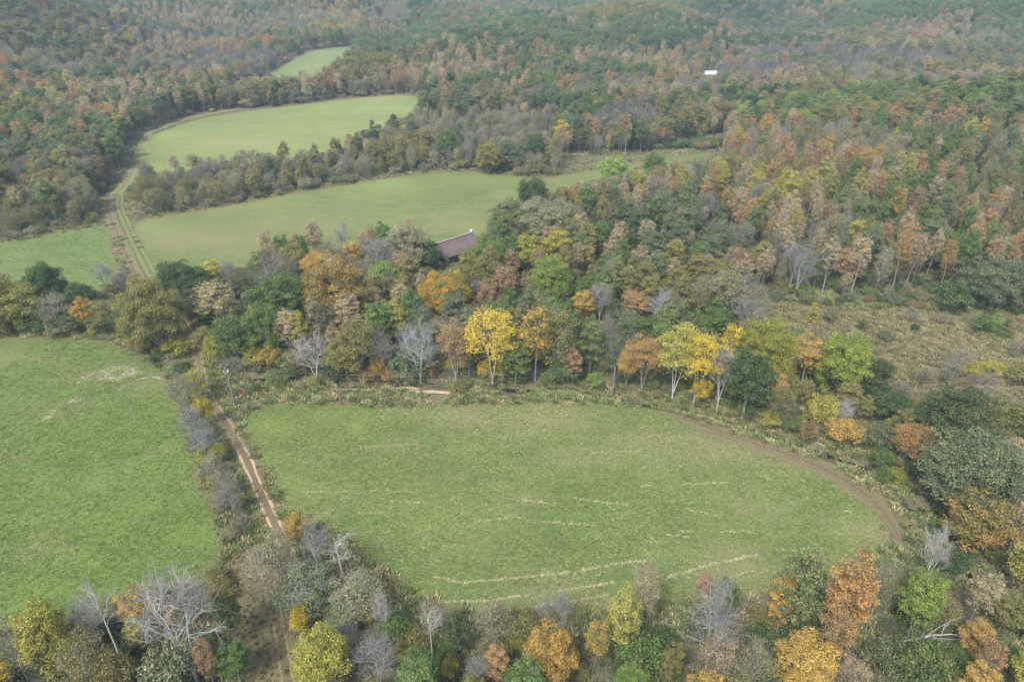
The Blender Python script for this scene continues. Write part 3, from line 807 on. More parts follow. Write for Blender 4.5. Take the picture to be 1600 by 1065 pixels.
# ------------------------------------------------------------------ forest placement
def zone_of(px, py, x, y):
    if py > 800: return 'front'
    if px > 1180 and 465 < py: return 'bend'
    if py > 395 and px < 1190: return 'midwood' if px > 400 else 'hedge'
    if 330 < px < 870 and py > 395: return 'midwood'
    if px > 860 and py > 225+max(0, 1110-px)*.1: return 'slope' if py > 212 else 'ridge'
    if px < 430 and py < 350 and not (190 < px and py > 255): return 'lefthill'
    if py > 185 and px < 880: return 'belt'
    if px > 1120 and 165 < py <= 225: return 'ridge'
    if px > 1060 and 88 < py <= 170: return 'hollow'
    if py < 95 and px > 640: return 'farright'
    if 370 < px < 560 and 14 < py < 66: return 'farvale'
    if py < 60 and px < 640: return 'farleft'
    return 'midridge'
MIX = { # (shape, palette, bark, weight)
 'front': [('thin','golive','silver',2),('tall','olive','gray',2),('tall','green','gray',1.5),('sparse','tan','gray',1.5),('bare','tan','silver',1.2),('tall','gold','gray',.4)],
 'midwood': [('thin','golive','silver',2.4),('tall','green','gray',2),('tall','olive','gray',2),('sparse','rust','gray',.8),('bare','tan','silver',1.5),('tall','ggreen','gray',1.8),('thin','ggreen','silver',1.4),('sparse','tan','gray',.8)],
 'hedge': [('thin','golive','silver',2),('thin','olive','gray',2),('tall','ggreen','dark',1),('bare','tan','purple',1)],
 'bend': [('thin','golive','purple',2),('tall','olive','gray',2),('tall','dgreen','dark',1),('sparse','tan','gray',1)],
 'slope': [('sparse','orange','silver',1.6),('sparse','rust','silver',1.9),('sparse','tan','silver',2.8),('thin','golive','silver',2.2),('sparse','olive','silver',2.2),('tall','green','gray',1.1),('bare','tan','silver',1.3),('tall','ggreen','gray',1.8),('sparse','gold','gray',.6),('tall','ygreen','gray',.4)],
 'ridge': [('tall','green','gray',3),('round','bgreen','gray',.7),('tall','dgreen','gray',1.6),('thin','golive','silver',1),('sparse','rust','gray',.6),('tall','olive','gray',1.4)],
 'hollow': [('bare','tan','purple',3.4),('thin','golive','purple',2.6),('sparse','rust','gray',.6),('sparse','tan','gray',1),('tall','ggreen','gray',1.4),('tall','olive','gray',.7)],
 'farright': [('round','green','gray',3.4),('round','ggreen','gray',2.4),('round','dgreen','gray',1.5),('round','olive','gray',1.8),('thin','golive','purple',1.3),('sparse','rust','gray',.35),('sparse','tan','gray',.4)],
 'farleft': [('round','dgreen','gray',2.4),('round','ggreen','gray',2.6),('thin','golive','purple',1.4),('sparse','rust','gray',.3),('tall','gold','gray',.3),('tall','olive','gray',1.5)],
 'farvale': [('sparse','gold','gray',1.4),('thin','golive','purple',2.4),('sparse','tan','gray',2.2),('tall','ygreen','gray',1),('tall','olive','gray',1.2)],
 'lefthill': [('bare','tan','purple',1.8),('thin','golive','purple',2.6),('sparse','tan','gray',1.6),('sparse','rust','gray',.55),('tall','olive','gray',1.8),('tall','green','gray',1.1),('tall','ygreen','gray',.6),('sparse','orange','gray',.35),('tall','dgreen','dark',.6),('tall','ggreen','gray',1)],
 'midridge': [('thin','golive','purple',2.4),('sparse','rust','gray',.6),('sparse','tan','gray',1.6),('bare','tan','purple',1.3),('tall','green','gray',1.7),('tall','olive','gray',1.5),('tall','dgreen','dark',.7),('sparse','orange','gray',.4),('tall','ggreen','gray',1.2)],
 'belt': [('thin','golive','purple',2.6),('thin','olive','gray',2),('bare','tan','purple',2),('tall','ggreen','gray',1.2),('tall','olive','gray',1),('bshrub','golive','purple',1.5),('sparse','tan','gray',1)],
}
def pick_mix(zone, x, y, r):
    mx = MIX[zone]; wts = np.array([m[3] for m in mx])
    nz = np.array([float(vnoise(x, y, 38 if y < 500 else 80, 20+i)) for i in range(len(mx))])
    wts = wts*np.exp((nz-.5)*(6.8 if y < 500 else 8.5)); wts /= wts.sum()
    return mx[int(r.choice(len(mx), p=wts))]
HT = {'grand': 15, 'round': 14, 'tall': 15.5, 'sparse': 15.5, 'thin': 12.5, 'bare': 12.5, 'syc': 19, 'cedar': 8, 'shrub': 3, 'bshrub': 3.5, 'snag': 14}
AUTO = []
def free(x, y, margin, clear=True):
    ok = np.ones(x.shape, bool)
    for P in FIELDS+[STRIP]+([CLEAR] if clear else []):
        dd = segdist(P, x, y); ok &= ~(inside(P, x, y)) & (dd > margin)
    for T, wd in ((T_MAIN, 4), (T_UP, 7), (T_FAR, 6), (T_BOT, 4)):
        ok &= segdist(T, x, y, False) > wd
    ok &= np.hypot(x-BARN_C[0], y-BARN_C[1]) > 11
    ok &= ~((np.abs(x-HOUSE[0]-1) < 6.5) & (y > HOUSE[1]-24) & (y < HOUSE[1]+9))
    return ok
def scatter(y0, y1, step, r):
    hx = y1*1.05+80
    xs, ys = np.meshgrid(np.arange(-hx, hx, step), np.arange(y0, y1, step))
    xs = (xs+r.uniform(-.48, .48, xs.shape)*step).ravel(); ys = (ys+r.uniform(-.48, .48, ys.shape)*step).ravel()
    z = zt(xs, ys); px, py = proj(xs, ys, z); px2, py2 = proj(xs, ys, z+16)
    k = (px > -140) & (px < 1740) & (py2 < 1150) & (py > -70)
    return xs[k], ys[k], z[k], px[k], py[k]
r = np.random.default_rng(21)
for (y0, y1, step, mrg) in ((40, 250, 5.3, 3.0), (250, 520, 5.1, 3.0), (520, 900, 6.6, 4), (900, 1500, 8.6, 4), (1500, 2600, 13, 4)):
    xs, ys, zs, px, py = scatter(y0, y1, step, r)
    k = free(xs, ys, mrg)
    # in the creek wood keep the verge next to the mown meadow open
    dm = segdist(F_MAIN, xs, ys); k &= (ys > 260) | (dm > 7)
    k &= segdist(F_LEFT, xs, ys) > np.where(ys < 260, 5, 3)
    k &= (ys > 240) | (segdist(CREEK, xs, ys, False) > 3.5)
    if y0 < 240:
        d2 = np.full(xs.shape, 1e9)
        for hx, hy, hw_ in HXY: d2 = np.minimum(d2, np.hypot(xs-hx, ys-hy)-(hw_*.38+1.2))
        k &= d2 > 0
    for x, y, z, a, b in zip(xs[k], ys[k], zs[k], px[k], py[k]):
        zn = zone_of(a, b, x, y)
        if (660 < a < 750 and 392 < b < 450) or (552 < a < 642 and 180 < b < 240) or (880 < a < 1125 and 245 < b < 322-(a-880)*.09): continue
        if zn in ('front', 'hedge', 'bend') and r.random() < .45: continue
        if zn == 'midwood' and r.random() < .06: continue
        s, p, bk, _ = pick_mix(zn, x, y, r)
        h = HT[s]*r.uniform(.66, 1.24)*{'belt': .7, 'midwood': .88, 'front': .72, 'hedge': .55, 'bend': .6}.get(zn, 1.0)
        if zn == 'slope': h *= 1.1
        if s == 'bshrub': h = HT[s]*r.uniform(.8, 1.4)
        u_ = (x*HOUSE[0]+y*HOUSE[1])/(HOUSE[0]**2+HOUSE[1]**2)
        if .6 < u_ < 1 and abs(x*HOUSE[1]-y*HOUSE[0])/math.hypot(HOUSE[0], HOUSE[1]) < 6:      # a gap in the canopy lets the far house show
            hm = CAM_H+(HOUSE[2]+2.2-CAM_H)*u_-z
            if hm < 3.5: continue
            h = min(h, hm)
        if 870 < a < 1130 and 262-(a-900)*.2 < b < 410:
            hm = (b-(286-(a-900)*.2))/FPX*math.hypot(math.hypot(x, y), CAM_H)/.95
            if hm < 5: continue
            h = min(h, hm)
        wd = h*2*SPEC[s]['R']/SPEC[s]['H']*r.uniform(.85, 1.25)*(.74 if zn == 'slope' else 1)
        AUTO.append(dict(shape=s, pal=p, bark=bk, x=x, y=y, z=z, h=h, w=wd, zone=zn, note='', d=math.hypot(y, CAM_H)+abs(x)*.3, px=a, py=b))
AUTO.sort(key=lambda t: t['d'])
N_HAND_TREES = sum(t['shape'] not in ('shrub', 'bshrub') for t in TREES)
n_more = max(0, 300-N_HAND_TREES); picked = []
rest = []
for t in AUTO:
    if n_more and t['shape'] not in ('bshrub',) and 20 < t['px'] < 1580 and t['py'] < 1040: picked.append(t); n_more -= 1
    else: rest.append(t)
TREES += picked

ZGROUP = {
 'hedge': ('in the hedgerow between meadows', 'trees of the hedgerow between the meadows'),
 'crossing': ('beside the track gap at the hedgerow', 'trees round the track gap'),
 'creekwood': ('along the creek behind the rounded meadow', 'trees along the creek'),
 'barnwood': ('in the wood around the barn', 'trees around the barn'),
 'bend': ('at the creek bend', 'trees at the creek bend'),
 'midwood': ('in the wood between creek and slope', 'trees of the mixed wood'),
 'slopefoot': ('at the meadow end of the wooded slope', 'trees at the foot of the slope'),
 'slope': ('on the slope above the dry clearing', 'trees on the wooded slope'),
 'clearing': ('in the dry brushy clearing', 'bushes in the clearing'),
 'front': ('in the wood edging the near meadow rim', 'trees along the near rim'),
 'fencerow': ('in the fence row beside the red dirt track', 'growth in the fence row'),
 'farcedar': ('at the edge of the far pale meadow', 'cedars by the far meadow'),
 'lefthill': ('on the hillside above the farm track', 'trees on the hillside above the track'),
 'belt': ('in the tree belt beyond the long meadow', 'trees of the belt'),
 'ridge': ('on the ridge', 'trees on the ridge'), 'hollow': ('in the hollow', 'trees in the hollow'), 'midridge': ('on the ridge', 'trees on the ridge'),
}
ZSHORT = {'front': 'near the meadow rim', 'midwood': 'above the creek', 'slope': 'on the slope', 'creekwood': 'along the creek', 'hedge': 'in the hedgerow', 'fencerow': 'in the fence row', 'barnwood': 'near the barn', 'slopefoot': 'below the slope', 'crossing': 'by the track gap', 'clearing': 'in the clearing'}
def describe(t):
    s = t['shape']; h = t['h']
    size = ('huge ' if h > 18 else 'tall ' if h > 13 else '' if h > 8 else 'small ') if s not in ('shrub', 'bshrub') else ('large ' if t['w'] > 5.5 else '' if t['w'] > 3.2 else 'small ')
    if s in ('bare', 'snag'): c = BNAME[t['bark']]
    elif s == 'bshrub': c = {'purple': 'mauve grey', 'silver': 'silver grey'}.get(t['bark'], 'grey brown')
    else: c = CNAME[t['pal']]
    return f'{size}{c} {FORM[s]} {ZGROUP[t["zone"]][0]}'
lab = {}
for t in TREES: t['label'] = describe(t); lab.setdefault(t['label'], []).append(t)
# single out look-alikes by a distinctive neighbour that has a label of its own
PX = np.array([(t['x'], t['y']) for t in TREES])
used_labels = {k for k, v in lab.items() if len(v) == 1}
NM = {'bare': 'leafless tree', 'snag': 'snag', 'syc': 'sycamore', 'cedar': 'cedar', 'shrub': 'shrub', 'bshrub': 'twiggy shrub'}
def brief(o): return (BNAME[o['bark']] if o['shape'] in ('bare', 'snag', 'bshrub') else CNAME[o['pal']])+' '+NM.get(o['shape'], 'tree')
for L_, ts in list(lab.items()):
    if len(ts) < 2: continue
    for t in ts:
        d = np.hypot(PX[:, 0]-t['x'], PX[:, 1]-t['y'])
        for j in np.argsort(d)[1:9]:
            o = TREES[j]
            if d[j] > 16 or brief(o) == brief(t): continue
            dy = o['y']-t['y']; rel = 'in front of' if dy > 3.5 else 'behind' if dy < -3.5 else 'beside'
            for head in (L_, L_[:L_.index(ZGROUP[t['zone']][0])-1]+' '+ZSHORT.get(t['zone'], ZGROUP[t['zone']][0])):
                c = f'{head} {rel} {brief(o)}'
                if len(c.split()) <= 16 and c not in used_labels: t['label'] = c; used_labels.add(c); break
            if t['label'] != L_: break
CAT = {'shrub': 'shrub', 'bshrub': 'shrub', 'bare': 'bare tree', 'snag': 'dead tree', 'cedar': 'cedar', 'syc': 'sycamore'}
for t in TREES:
    s = t['shape']; k = R_.randrange(NVAR[s]); mb, ml = PROTO[(s, k)]
    e = bpy.data.objects.new(ONAME[s], None); COL.objects.link(e); e.empty_display_size = .5
    e.location = (t['x'], t['y'], t['z']-.05); e.rotation_euler = (R_.uniform(-.05, .05), R_.uniform(-.05, .05), R_.uniform(0, 6.28))
    sx = t['w']/(2.05*SPEC[s]['R']); sz = t['h']/SPEC[s]['H']*.98
    e.scale = (sx, sx, sz)
    tag(e, t['label'], CAT.get(s, 'tree'), ZGROUP[t['zone']][1])
    b = link('trunk' if s not in ('shrub', 'bshrub') else 'stems', mb, e); b['bark'] = jitc(BARK[t['bark']], R_)
    if ml:
        cr = link('crown' if s not in ('shrub', 'bshrub') else 'foliage', ml, e); p = PAL[t['pal']]
        cr['tint'], cr['tint2'] = tints(t['pal'], R_, .12)

# ------------------------------------------------------------------ stuff: instances on points
def instancer(name, pts, protos, label, cat):
    """pts: dict of arrays x,y,z,rot,sx,sz,idx,tint,tint2,bark"""
    V = np.stack([pts['x'], pts['y'], pts['z']], -1).astype(np.float32)
    me = bpy.data.meshes.new(name); me.vertices.add(len(V)); me.vertices.foreach_set('co', V.ravel())
    def fa(k, t, a, f): q = me.attributes.new(k, t, 'POINT'); q.data.foreach_set(f, np.ascontiguousarray(a).ravel())
    fa('pidx', 'INT', pts['idx'].astype(np.int32), 'value')
    fa('prot', 'FLOAT_VECTOR', pts['rot'].astype(np.float32), 'vector')
    fa('pscl', 'FLOAT_VECTOR', np.stack([pts['sx'], pts['sx'], pts['sz']], -1).astype(np.float32), 'vector')
    for k in ('tint', 'tint2', 'bark'):
        fa(k, 'FLOAT_COLOR', np.column_stack([pts[k], np.ones(len(V))]).astype(np.float32), 'color')
    o = link(name, me); col = bpy.data.collections.new(name+'_sources')
    for i, m in enumerate(protos):
        po = bpy.data.objects.new(f'{name}_source_{i:03d}', m); col.objects.link(po)
    ng = bpy.data.node_groups.new(name, 'GeometryNodeTree')
    ng.interface.new_socket('Geometry', in_out='INPUT', socket_type='NodeSocketGeometry'); ng.interface.new_socket('Geometry', in_out='OUTPUT', socket_type='NodeSocketGeometry')
    N = ng.nodes; gi = N.new('NodeGroupInput'); go = N.new('NodeGroupOutput'); ci = N.new('GeometryNodeCollectionInfo'); ci.inputs['Collection'].default_value = col
    ci.inputs['Separate Children'].default_value = True; ci.inputs['Reset Children'].default_value = True
    ip = N.new('GeometryNodeInstanceOnPoints'); ip.inputs['Pick Instance'].default_value = True
    def na(k, t):
        q = N.new('GeometryNodeInputNamedAttribute'); q.data_type = t; q.inputs['Name'].default_value = k; return q.outputs['Attribute']
    er = N.new('FunctionNodeEulerToRotation')
    ln = ng.links.new
    ln(gi.outputs[0], ip.inputs['Points']); ln(ci.outputs[0], ip.inputs['Instance']); ln(na('pidx', 'INT'), ip.inputs['Instance Index'])
    ln(na('prot', 'FLOAT_VECTOR'), er.inputs[0]); ln(er.outputs[0], ip.inputs['Rotation']); ln(na('pscl', 'FLOAT_VECTOR'), ip.inputs['Scale'])
    ln(ip.outputs[0], go.inputs[0])
    md = o.modifiers.new('scatter', 'NODES'); md.node_group = ng
    return tag(o, label, cat, kind='stuff')
def joined(mb, ml, name):
    parts = [m for m in (mb, ml) if m]; V, F, a, b, mi = [], [], [], [], []; n = 0
    for q, m in enumerate(parts):
        nv = len(m.vertices); v = np.empty(nv*3, np.float32); m.vertices.foreach_get('co', v); V.append(v.reshape(-1, 3))
        f = np.empty(len(m.loops), np.int32); m.loops.foreach_get('vertex_index', f); F.append(f.reshape(-1, 4)+n); n += nv
        for k, L_ in (('lv', a), ('cl', b)):
            w_ = np.empty(nv, np.float32); m.attributes[k].data.foreach_get('value', w_); L_.append(w_)
        mi.append(np.full(len(F[-1]), q))
    return mesh_np(name, np.concatenate(V), np.concatenate(F), [m.materials[0] for m in parts], {'lv': np.concatenate(a), 'cl': np.concatenate(b)}, np.concatenate(mi))
keys = list(PROTO); JM = {k: joined(*PROTO[k], k[0]+'_tree_source') for k in keys}; KI = {k: i for i, k in enumerate(keys)}
def pack(items, r):
    n = len(items); d = {k: np.empty(n) for k in ('x', 'y', 'z', 'sx', 'sz', 'idx')}; d['rot'] = np.empty((n, 3))
    for k in ('tint', 'tint2', 'bark'): d[k] = np.empty((n, 3))
    for i, t in enumerate(items):
        s = t['shape']; d['x'][i], d['y'][i], d['z'][i] = t['x'], t['y'], t['z']-.05
        d['sx'][i] = t['w']/(2.05*SPEC[s]['R']); d['sz'][i] = t['h']/SPEC[s]['H']; d['idx'][i] = KI[(s, int(r.integers(NVAR[s])))]
        d['rot'][i] = (r.uniform(-.06, .06), r.uniform(-.06, .06), r.uniform(0, 6.28))
        d['tint'][i], d['tint2'][i] = tints(t['pal'], R_, .16); d['bark'][i] = jitc(BARK[t['bark']], R_, .15)
    return d
instancer('forest', pack(rest, r), [JM[k] for k in keys], 'dense autumn forest covering the hills and ridges in green, rust and grey', 'forest')

# understory shrubs inside the woods
US = []
for (y0, y1, step) in ((40, 260, 3.0), (260, 440, 4.0), (440, 900, 5.5)):
    xs, ys, zs, px, py = scatter(y0, y1, step, r)
    k = free(xs, ys, .8) & ((ys > 240) | ((segdist(CREEK, xs, ys, False) > 2.2) & (segdist(F_MAIN, xs, ys) > 4.5)))
    dF = np.full(xs.shape, 1e9)
    for P in FIELDS: dF = np.minimum(dF, segdist(P, xs, ys))
    if y0 > 400: k &= dF < 16
    for (sx_, sy_) in ((552, 608), (622, 606), (676, 614), (600, 612), (650, 614)): q = flat(sx_, sy_); k &= np.hypot((xs-q[0])/6.5, (ys-q[1])/3.2) > 1
    k &= ~((px > 672) & (px < 745) & (py > 385) & (py < 440)) & ~((px > 870) & (px < 1130) & (py > 235) & (py < 310-(px-870)*.12))
    for x, y, z, a, b, df in zip(xs[k], ys[k], zs[k], px[k], py[k], dF[k]):
        if r.random() < .22: continue
        zn = zone_of(a, b, x, y)
        gray = zn in ('belt', 'hollow', 'lefthill', 'midridge')
        s = 'shrub' if r.random() < (.5 if gray else .76) else 'bshrub'
        pal = ['green', 'ggreen', 'olive', 'dgreen', 'golive', 'brown', 'ygreen'][int(r.choice(7, p=[.08, .2, .25, .07, .32, .05, .03] if gray else [.25, .23, .2, .11, .14, .03, .04]))]
        h = r.uniform(1.2, 3.6) if y < 260 else r.uniform(2.0, 5.2)
        if y > 440: h *= 1.25
        US.append(dict(shape=s, pal=pal, bark=['gray', 'purple', 'purple'][int(r.integers(3))], x=x, y=y, z=z, h=h, w=h*r.uniform(1.1, 1.8)))
instancer('undergrowth', pack(US, r), [JM[k] for k in keys], 'low green and grey brush filling the floor of the woods', 'undergrowth')

# weeds and grass tufts
def weed_proto(seed, n, rad, h, wid):
    r2 = np.random.default_rng(seed); Gm = Geo(); a = r2.uniform(0, 6.28, n); q = rad*r2.uniform(0, 1, n)**.6
    A = np.stack([np.cos(a)*q, np.sin(a)*q, np.zeros(n)], -1); out = np.stack([np.cos(a), np.sin(a), np.zeros(n)], -1)*q[:, None]*.7
    Bq = A+out+r2.normal(size=(n, 3))*rad*.25; Bq[:, 2] = h*r2.uniform(.4, 1.1, n)
    o = unit(r2, n); o[:, 2] = 0; o /= np.linalg.norm(o, axis=1)[:, None]; wv = (wid*r2.uniform(.6, 1.4, n))[:, None]
    M = (A+Bq)/2+r2.normal(size=(n, 3))*.04
    V = np.stack([A-o*wv*.4, M-o*wv, Bq, M+o*wv], 1).reshape(-1, 3)
    Gm.add(V, np.arange(n*4).reshape(-1, 4), np.repeat(r2.random(n), 4), np.repeat(r2.random(n), 4)); return Gm.mesh(f'weed_{seed}', M_LEAF)
TUFT = [weed_proto(50+i, 14, .26, .2, .06) for i in range(4)]
WEED = [weed_proto(70+i, 46, .62, .75, .10) for i in range(4)]
def tufts(name, x, y, cols, protos, sc0, sc1, label, cat, lift=.03, wts=None, r=r, hs_=1.0, dl=None):
    n = len(x); s = r.uniform(sc0, sc1, n); ci = r.choice(len(cols), n, p=wts) if wts is not None else r.integers(0, len(cols), n)
    C = np.array(cols)[ci]*r.uniform(.72, 1.28, (n, 1))
    if dl:
        f = blobs(dl[0], x, y)[:, None]; C = np.where(r.random((n, 1)) < f*.9, np.array([[.26, .225, .125]])*r.uniform(.8, 1.2, (n, 1)), C)
        f = blobs(dl[1], x, y)[:, None]; C = C*(1-f*.7)+np.array([[.20, .27, .07]])*f*.7
    rot = np.zeros((n, 3)); rot[:, 2] = r.uniform(0, 6.28, n)
    return instancer(name, dict(x=x, y=y, z=zt(x, y)+lift, sx=s, sz=s*r.uniform(.7, 1.3, n)*hs_, idx=r.integers(0, len(protos), n), rot=rot, tint=C, tint2=C*1.15, bark=C), protos, label, cat)
def rand_in(P, n):
    lo, hi = P.min(0), P.max(0); x = r.uniform(lo[0], hi[0], n); y = r.uniform(lo[1], hi[1], n); k = inside(P, x, y); return x[k], y[k]
def curve_pts(s, dens, spread):
    P = resample(poly(s), 1.0/dens, False); return P[:, 0]+r.normal(size=len(P))*spread, P[:, 1]+r.normal(size=len(P))*spread*.6
DRY_M, LUSH_M = '730,650,70,.75 860,655,90,.6 900,715,60,.6 1010,690,90,.5 1120,700,90,.6 1370,830,60,.8 1330,880,60,.5 1150,880,70,.6 860,945,120,.4 620,700,60,.35 1240,720,60,.6 1180,790,70,.3', '420,665,50,.8 400,720,40,.7 450,760,50,.7 520,660,60,.4 700,800,100,.25'
DRY_L, LUSH_L = '240,600,60,.6 160,585,70,.6 90,640,60,.4 40,560,60,.4 60,860,50,.4 20,720,40,.3 270,700,40,.3', '300,840,50,.5 60,930,70,.4 200,800,50,.3'
GREENS = [(.105, .145, .04), (.145, .185, .055), (.19, .23, .07), (.085, .125, .034), (.24, .225, .11)]
x, y = rand_in(F_MAIN, 90000); k = (vnoise(x, y, 3, 31)+vnoise(x, y, 14, 32))*.5+r.uniform(-.25, .25, len(x)) > .42; x, y = x[k], y[k]
tufts('grass', x, y, GREENS, TUFT, .45, 1.0, 'short green grass tufts covering the rounded mown meadow', 'grass', .05, [.22, .30, .26, .12, .1], hs_=.55, dl=(DRY_M, LUSH_M))
ax, ay = [], []
for f in np.linspace(.04, .985, 40):
    P = resample(smooth_poly(F_MAIN.mean(0)+(F_MAIN-F_MAIN.mean(0))*f, 2), .3, True); ax.append(P[:, 0]+r.normal(size=len(P))*.22); ay.append(P[:, 1]+r.normal(size=len(P))*.22)
x, y = np.concatenate(ax), np.concatenate(ay); k = vnoise(x, y, 7, 36)+r.uniform(-.2, .2, len(x)) > .4; x, y = x[k], y[k]
tufts('grass', x, y, [(.20, .25, .09), (.24, .26, .11), (.17, .235, .075)], TUFT, .55, 1.0, 'paler grass rows curving round the rounded mown meadow', 'grass', .055, hs_=.5, dl=(DRY_M, LUSH_M))
x, y = rand_in(F_LEFT, 100000); k = (x > -125); x, y = x[k], y[k]; k = (vnoise(x, y, 4, 33)+vnoise(x, y, 16, 34))*.5+r.uniform(-.25, .25, len(x)) > .42; x, y = x[k], y[k]
tufts('grass', x, y, [(.09, .15, .035), (.125, .19, .045), (.17, .24, .06), (.225, .225, .09)], TUFT, .55, 1.25, 'lush green grass tufts of the meadow beside the fence row', 'grass', .05, [.28, .34, .28, .1], hs_=.6, dl=(DRY_L, LUSH_L))
SW = ['590,908 640,932 690,942 760,940 850,927 960,911', '680,903 720,912 800,905 880,897 960,882 1010,876', '790,957 860,946 950,930', '1040,903 1110,882 1180,867', '1130,905 1180,890', '580,768 650,770', '590,783 665,788', '800,781 870,789', '560,803 600,803', '900,780 980,789', '1040,788 1120,805', '840,712 1000,704', '850,815 930,822', '1060,830 1180,830', '1250,780 1330,800', '1180,740 1290,778', '1230,860 1320,850', '560,700 720,690', '700,820 820,808', '1000,760 1160,752', '1120,664 1250,704', '1000,830 1075,838', '470,770 540,770']
cx, cy2 = [], []
for q, s in enumerate(SW):
    a, b = curve_pts(s, 6.5 if q < 4 else 4.5, .16 if q < 4 else .22); kk = vnoise(a, b, 5, 40) > (.27 if q < 4 else .36); cx.append(a[kk]); cy2.append(b[kk])
tufts('straw', np.concatenate(cx), np.concatenate(cy2), [(.42, .37, .23), (.34, .30, .175), (.50, .44, .30)], TUFT, .5, .95, 'pale straw swaths left in lines on the rounded meadow', 'straw', .06, hs_=.6)
cx, cy2 = [], []
# faint concentric mowing lines
ctrM = F_MAIN.mean(0)
for f in np.linspace(.15, .97, 34):
    P = smooth_poly(ctrM+(F_MAIN-ctrM)*f, 2); P = resample(P, .5, True); a = P[:, 0]+r.normal(size=len(P))*.25; b = P[:, 1]+r.normal(size=len(P))*.25
    kk = (vnoise(a, b, 12, 41) > .5) & (r.random(len(a)) < .9); cx.append(a[kk]); cy2.append(b[kk])
tufts('straw', np.concatenate(cx), np.concatenate(cy2), [(.36, .33, .19), (.29, .275, .145), (.42, .38, .25)], TUFT, .4, .8, 'thin faded straw rows curving round the rounded meadow', 'straw', .06, hs_=.6)
cx, cy2 = [], []
for q in range(15):
    o = q*1.9
    a, b = curve_pts(f'{112+q*4+r.uniform(-9, 9)},{602-q*.9} {140+q*3},{584+o*.35} {175+q*2},{574+o*.5} {208+q*2+r.uniform(-14, 10)},{571+o*.7}', 4.5, .16); kk = vnoise(a, b, 2.6, 43)+r.uniform(-.2, .2, len(a)) > .34+.018*q; cx.append(a[kk]); cy2.append(b[kk])
for q in range(6):
    a, b = curve_pts(f'{66+q*3},{658-q} {84+q*3},{643-q} {118+q+r.uniform(-6, 6)},{620+q}', 4.5, .16); kk = vnoise(a, b, 3.2, 45)+r.uniform(-.2, .2, len(a)) > .42; cx.append(a[kk]); cy2.append(b[kk])
for q in range(7):
    a, b = curve_pts(f'{170+q*5},{616-q*3} {215+q*4},{592-q} {245+q*3},{588+q}', 2.0, .35); kk = vnoise(a, b, 3.2, 46)+r.uniform(-.2, .2, len(a)) > .5; cx.append(a[kk]); cy2.append(b[kk])
tufts('dry_grass', np.concatenate(cx), np.concatenate(cy2), [(.42, .39, .28), (.35, .32, .21), (.48, .45, .35)], TUFT, .5, 1.0, 'bleached dry grass patches on the lush meadow', 'dry grass', .06, hs_=.6)
# weedy verges, the clearing and the mown strip
xs, ys, zs, px, py = map(np.concatenate, zip(scatter(40, 230, .85, r), scatter(230, 420, 1.7, r)))
k = (px > -60) & (px < 1660) & (py < 1100); ok = np.ones(len(xs), bool)
for P in (F_MAIN, F_LEFT, F_MID, F_MIDL, F_FAR): ok &= ~inside(P, xs, ys) | (segdist(P, xs, ys) < r.uniform(0, 1.6, len(xs)))
for T, wd in ((T_MAIN, 1.4), (T_UP, 4.4), (T_FAR, 2.0), (RIM, 1.9)): ok &= segdist(T, xs, ys, False) > wd*r.uniform(.72 if wd < 1.5 else .35, 1.1, len(xs))
ok &= np.hypot(xs-BARN_C[0], ys-BARN_C[1]) > 8
for (sx_, sy_) in ((552, 606), (622, 604), (676, 612), (535, 606), (570, 606), (640, 605), (605, 604), (690, 613), (660, 611), (1322, 722)): q = flat(sx_, sy_); ok &= np.hypot((xs-q[0])/2.4, (ys-q[1])/1.2) > 1
instr = inside(STRIP, xs, ys)
k &= ok & ((vnoise(xs, ys, 5, 51)+r.uniform(-.2, .3, len(xs)) > .3) | instr)
cl = inside(CLEAR, xs, ys)
kk = k & ~cl & ~instr
tufts('weeds', xs[kk], ys[kk], [(.15, .18, .07), (.20, .205, .09), (.25, .225, .125), (.17, .205, .10), (.30, .255, .155)], WEED, .5, 1.25, 'olive and brown weeds of the verges and creek banks', 'weeds', .0, [.3, .28, .16, .18, .08])
kk = k & cl
tufts('dry_grass', xs[kk], ys[kk], [(.205, .182, .10), (.19, .172, .092), (.235, .205, .12), (.16, .168, .075)], WEED, .55, 1.2, 'dry tan grass and weeds of the brushy clearing', 'dry grass', .03, [.35, .3, .2, .15])
kk = k & instr
tufts('weeds', xs[kk], ys[kk], [(.14, .14, .06), (.18, .155, .08), (.22, .185, .11)], WEED, .25, .5, 'low brown weeds on the rough mown strip', 'weeds', .03)

# ------------------------------------------------------------------ barn
def box(Gm, lo, hi):
    lo, hi = np.array(lo, float), np.array(hi, float)
    V = np.array([[(lo, hi)[(i >> k) & 1][k] for k in range(3)] for i in range(8)])
    Gm.add(V, [[0, 2, 3, 1], [4, 5, 7, 6], [0, 1, 5, 4], [2, 6, 7, 3], [0, 4, 6, 2], [1, 3, 7, 5]])
def prism(Gm, prof, x0, x1):
    """profile in (y,z), extruded along x"""
    n = len(prof)
    V = np.array([[x0, *p] for p in prof]+[[x1, *p] for p in prof])
    Gm.add(V, [[i, (i+1) % n, n+(i+1) % n, n+i] for i in range(n)])
    if n == 4: Gm.add(V, [[3, 2, 1, 0], [4, 5, 6, 7]])
def part(name, fn, mat, parent):
    Gm = Geo(); fn(Gm); o = link(name, mesh_np(name, np.concatenate(Gm.V), np.concatenate(Gm.Q), [mat]), parent); return o
m_wood = mat_simple('weathered_boards', (.17, .155, .14), (.11, .10, .09), 2.5)
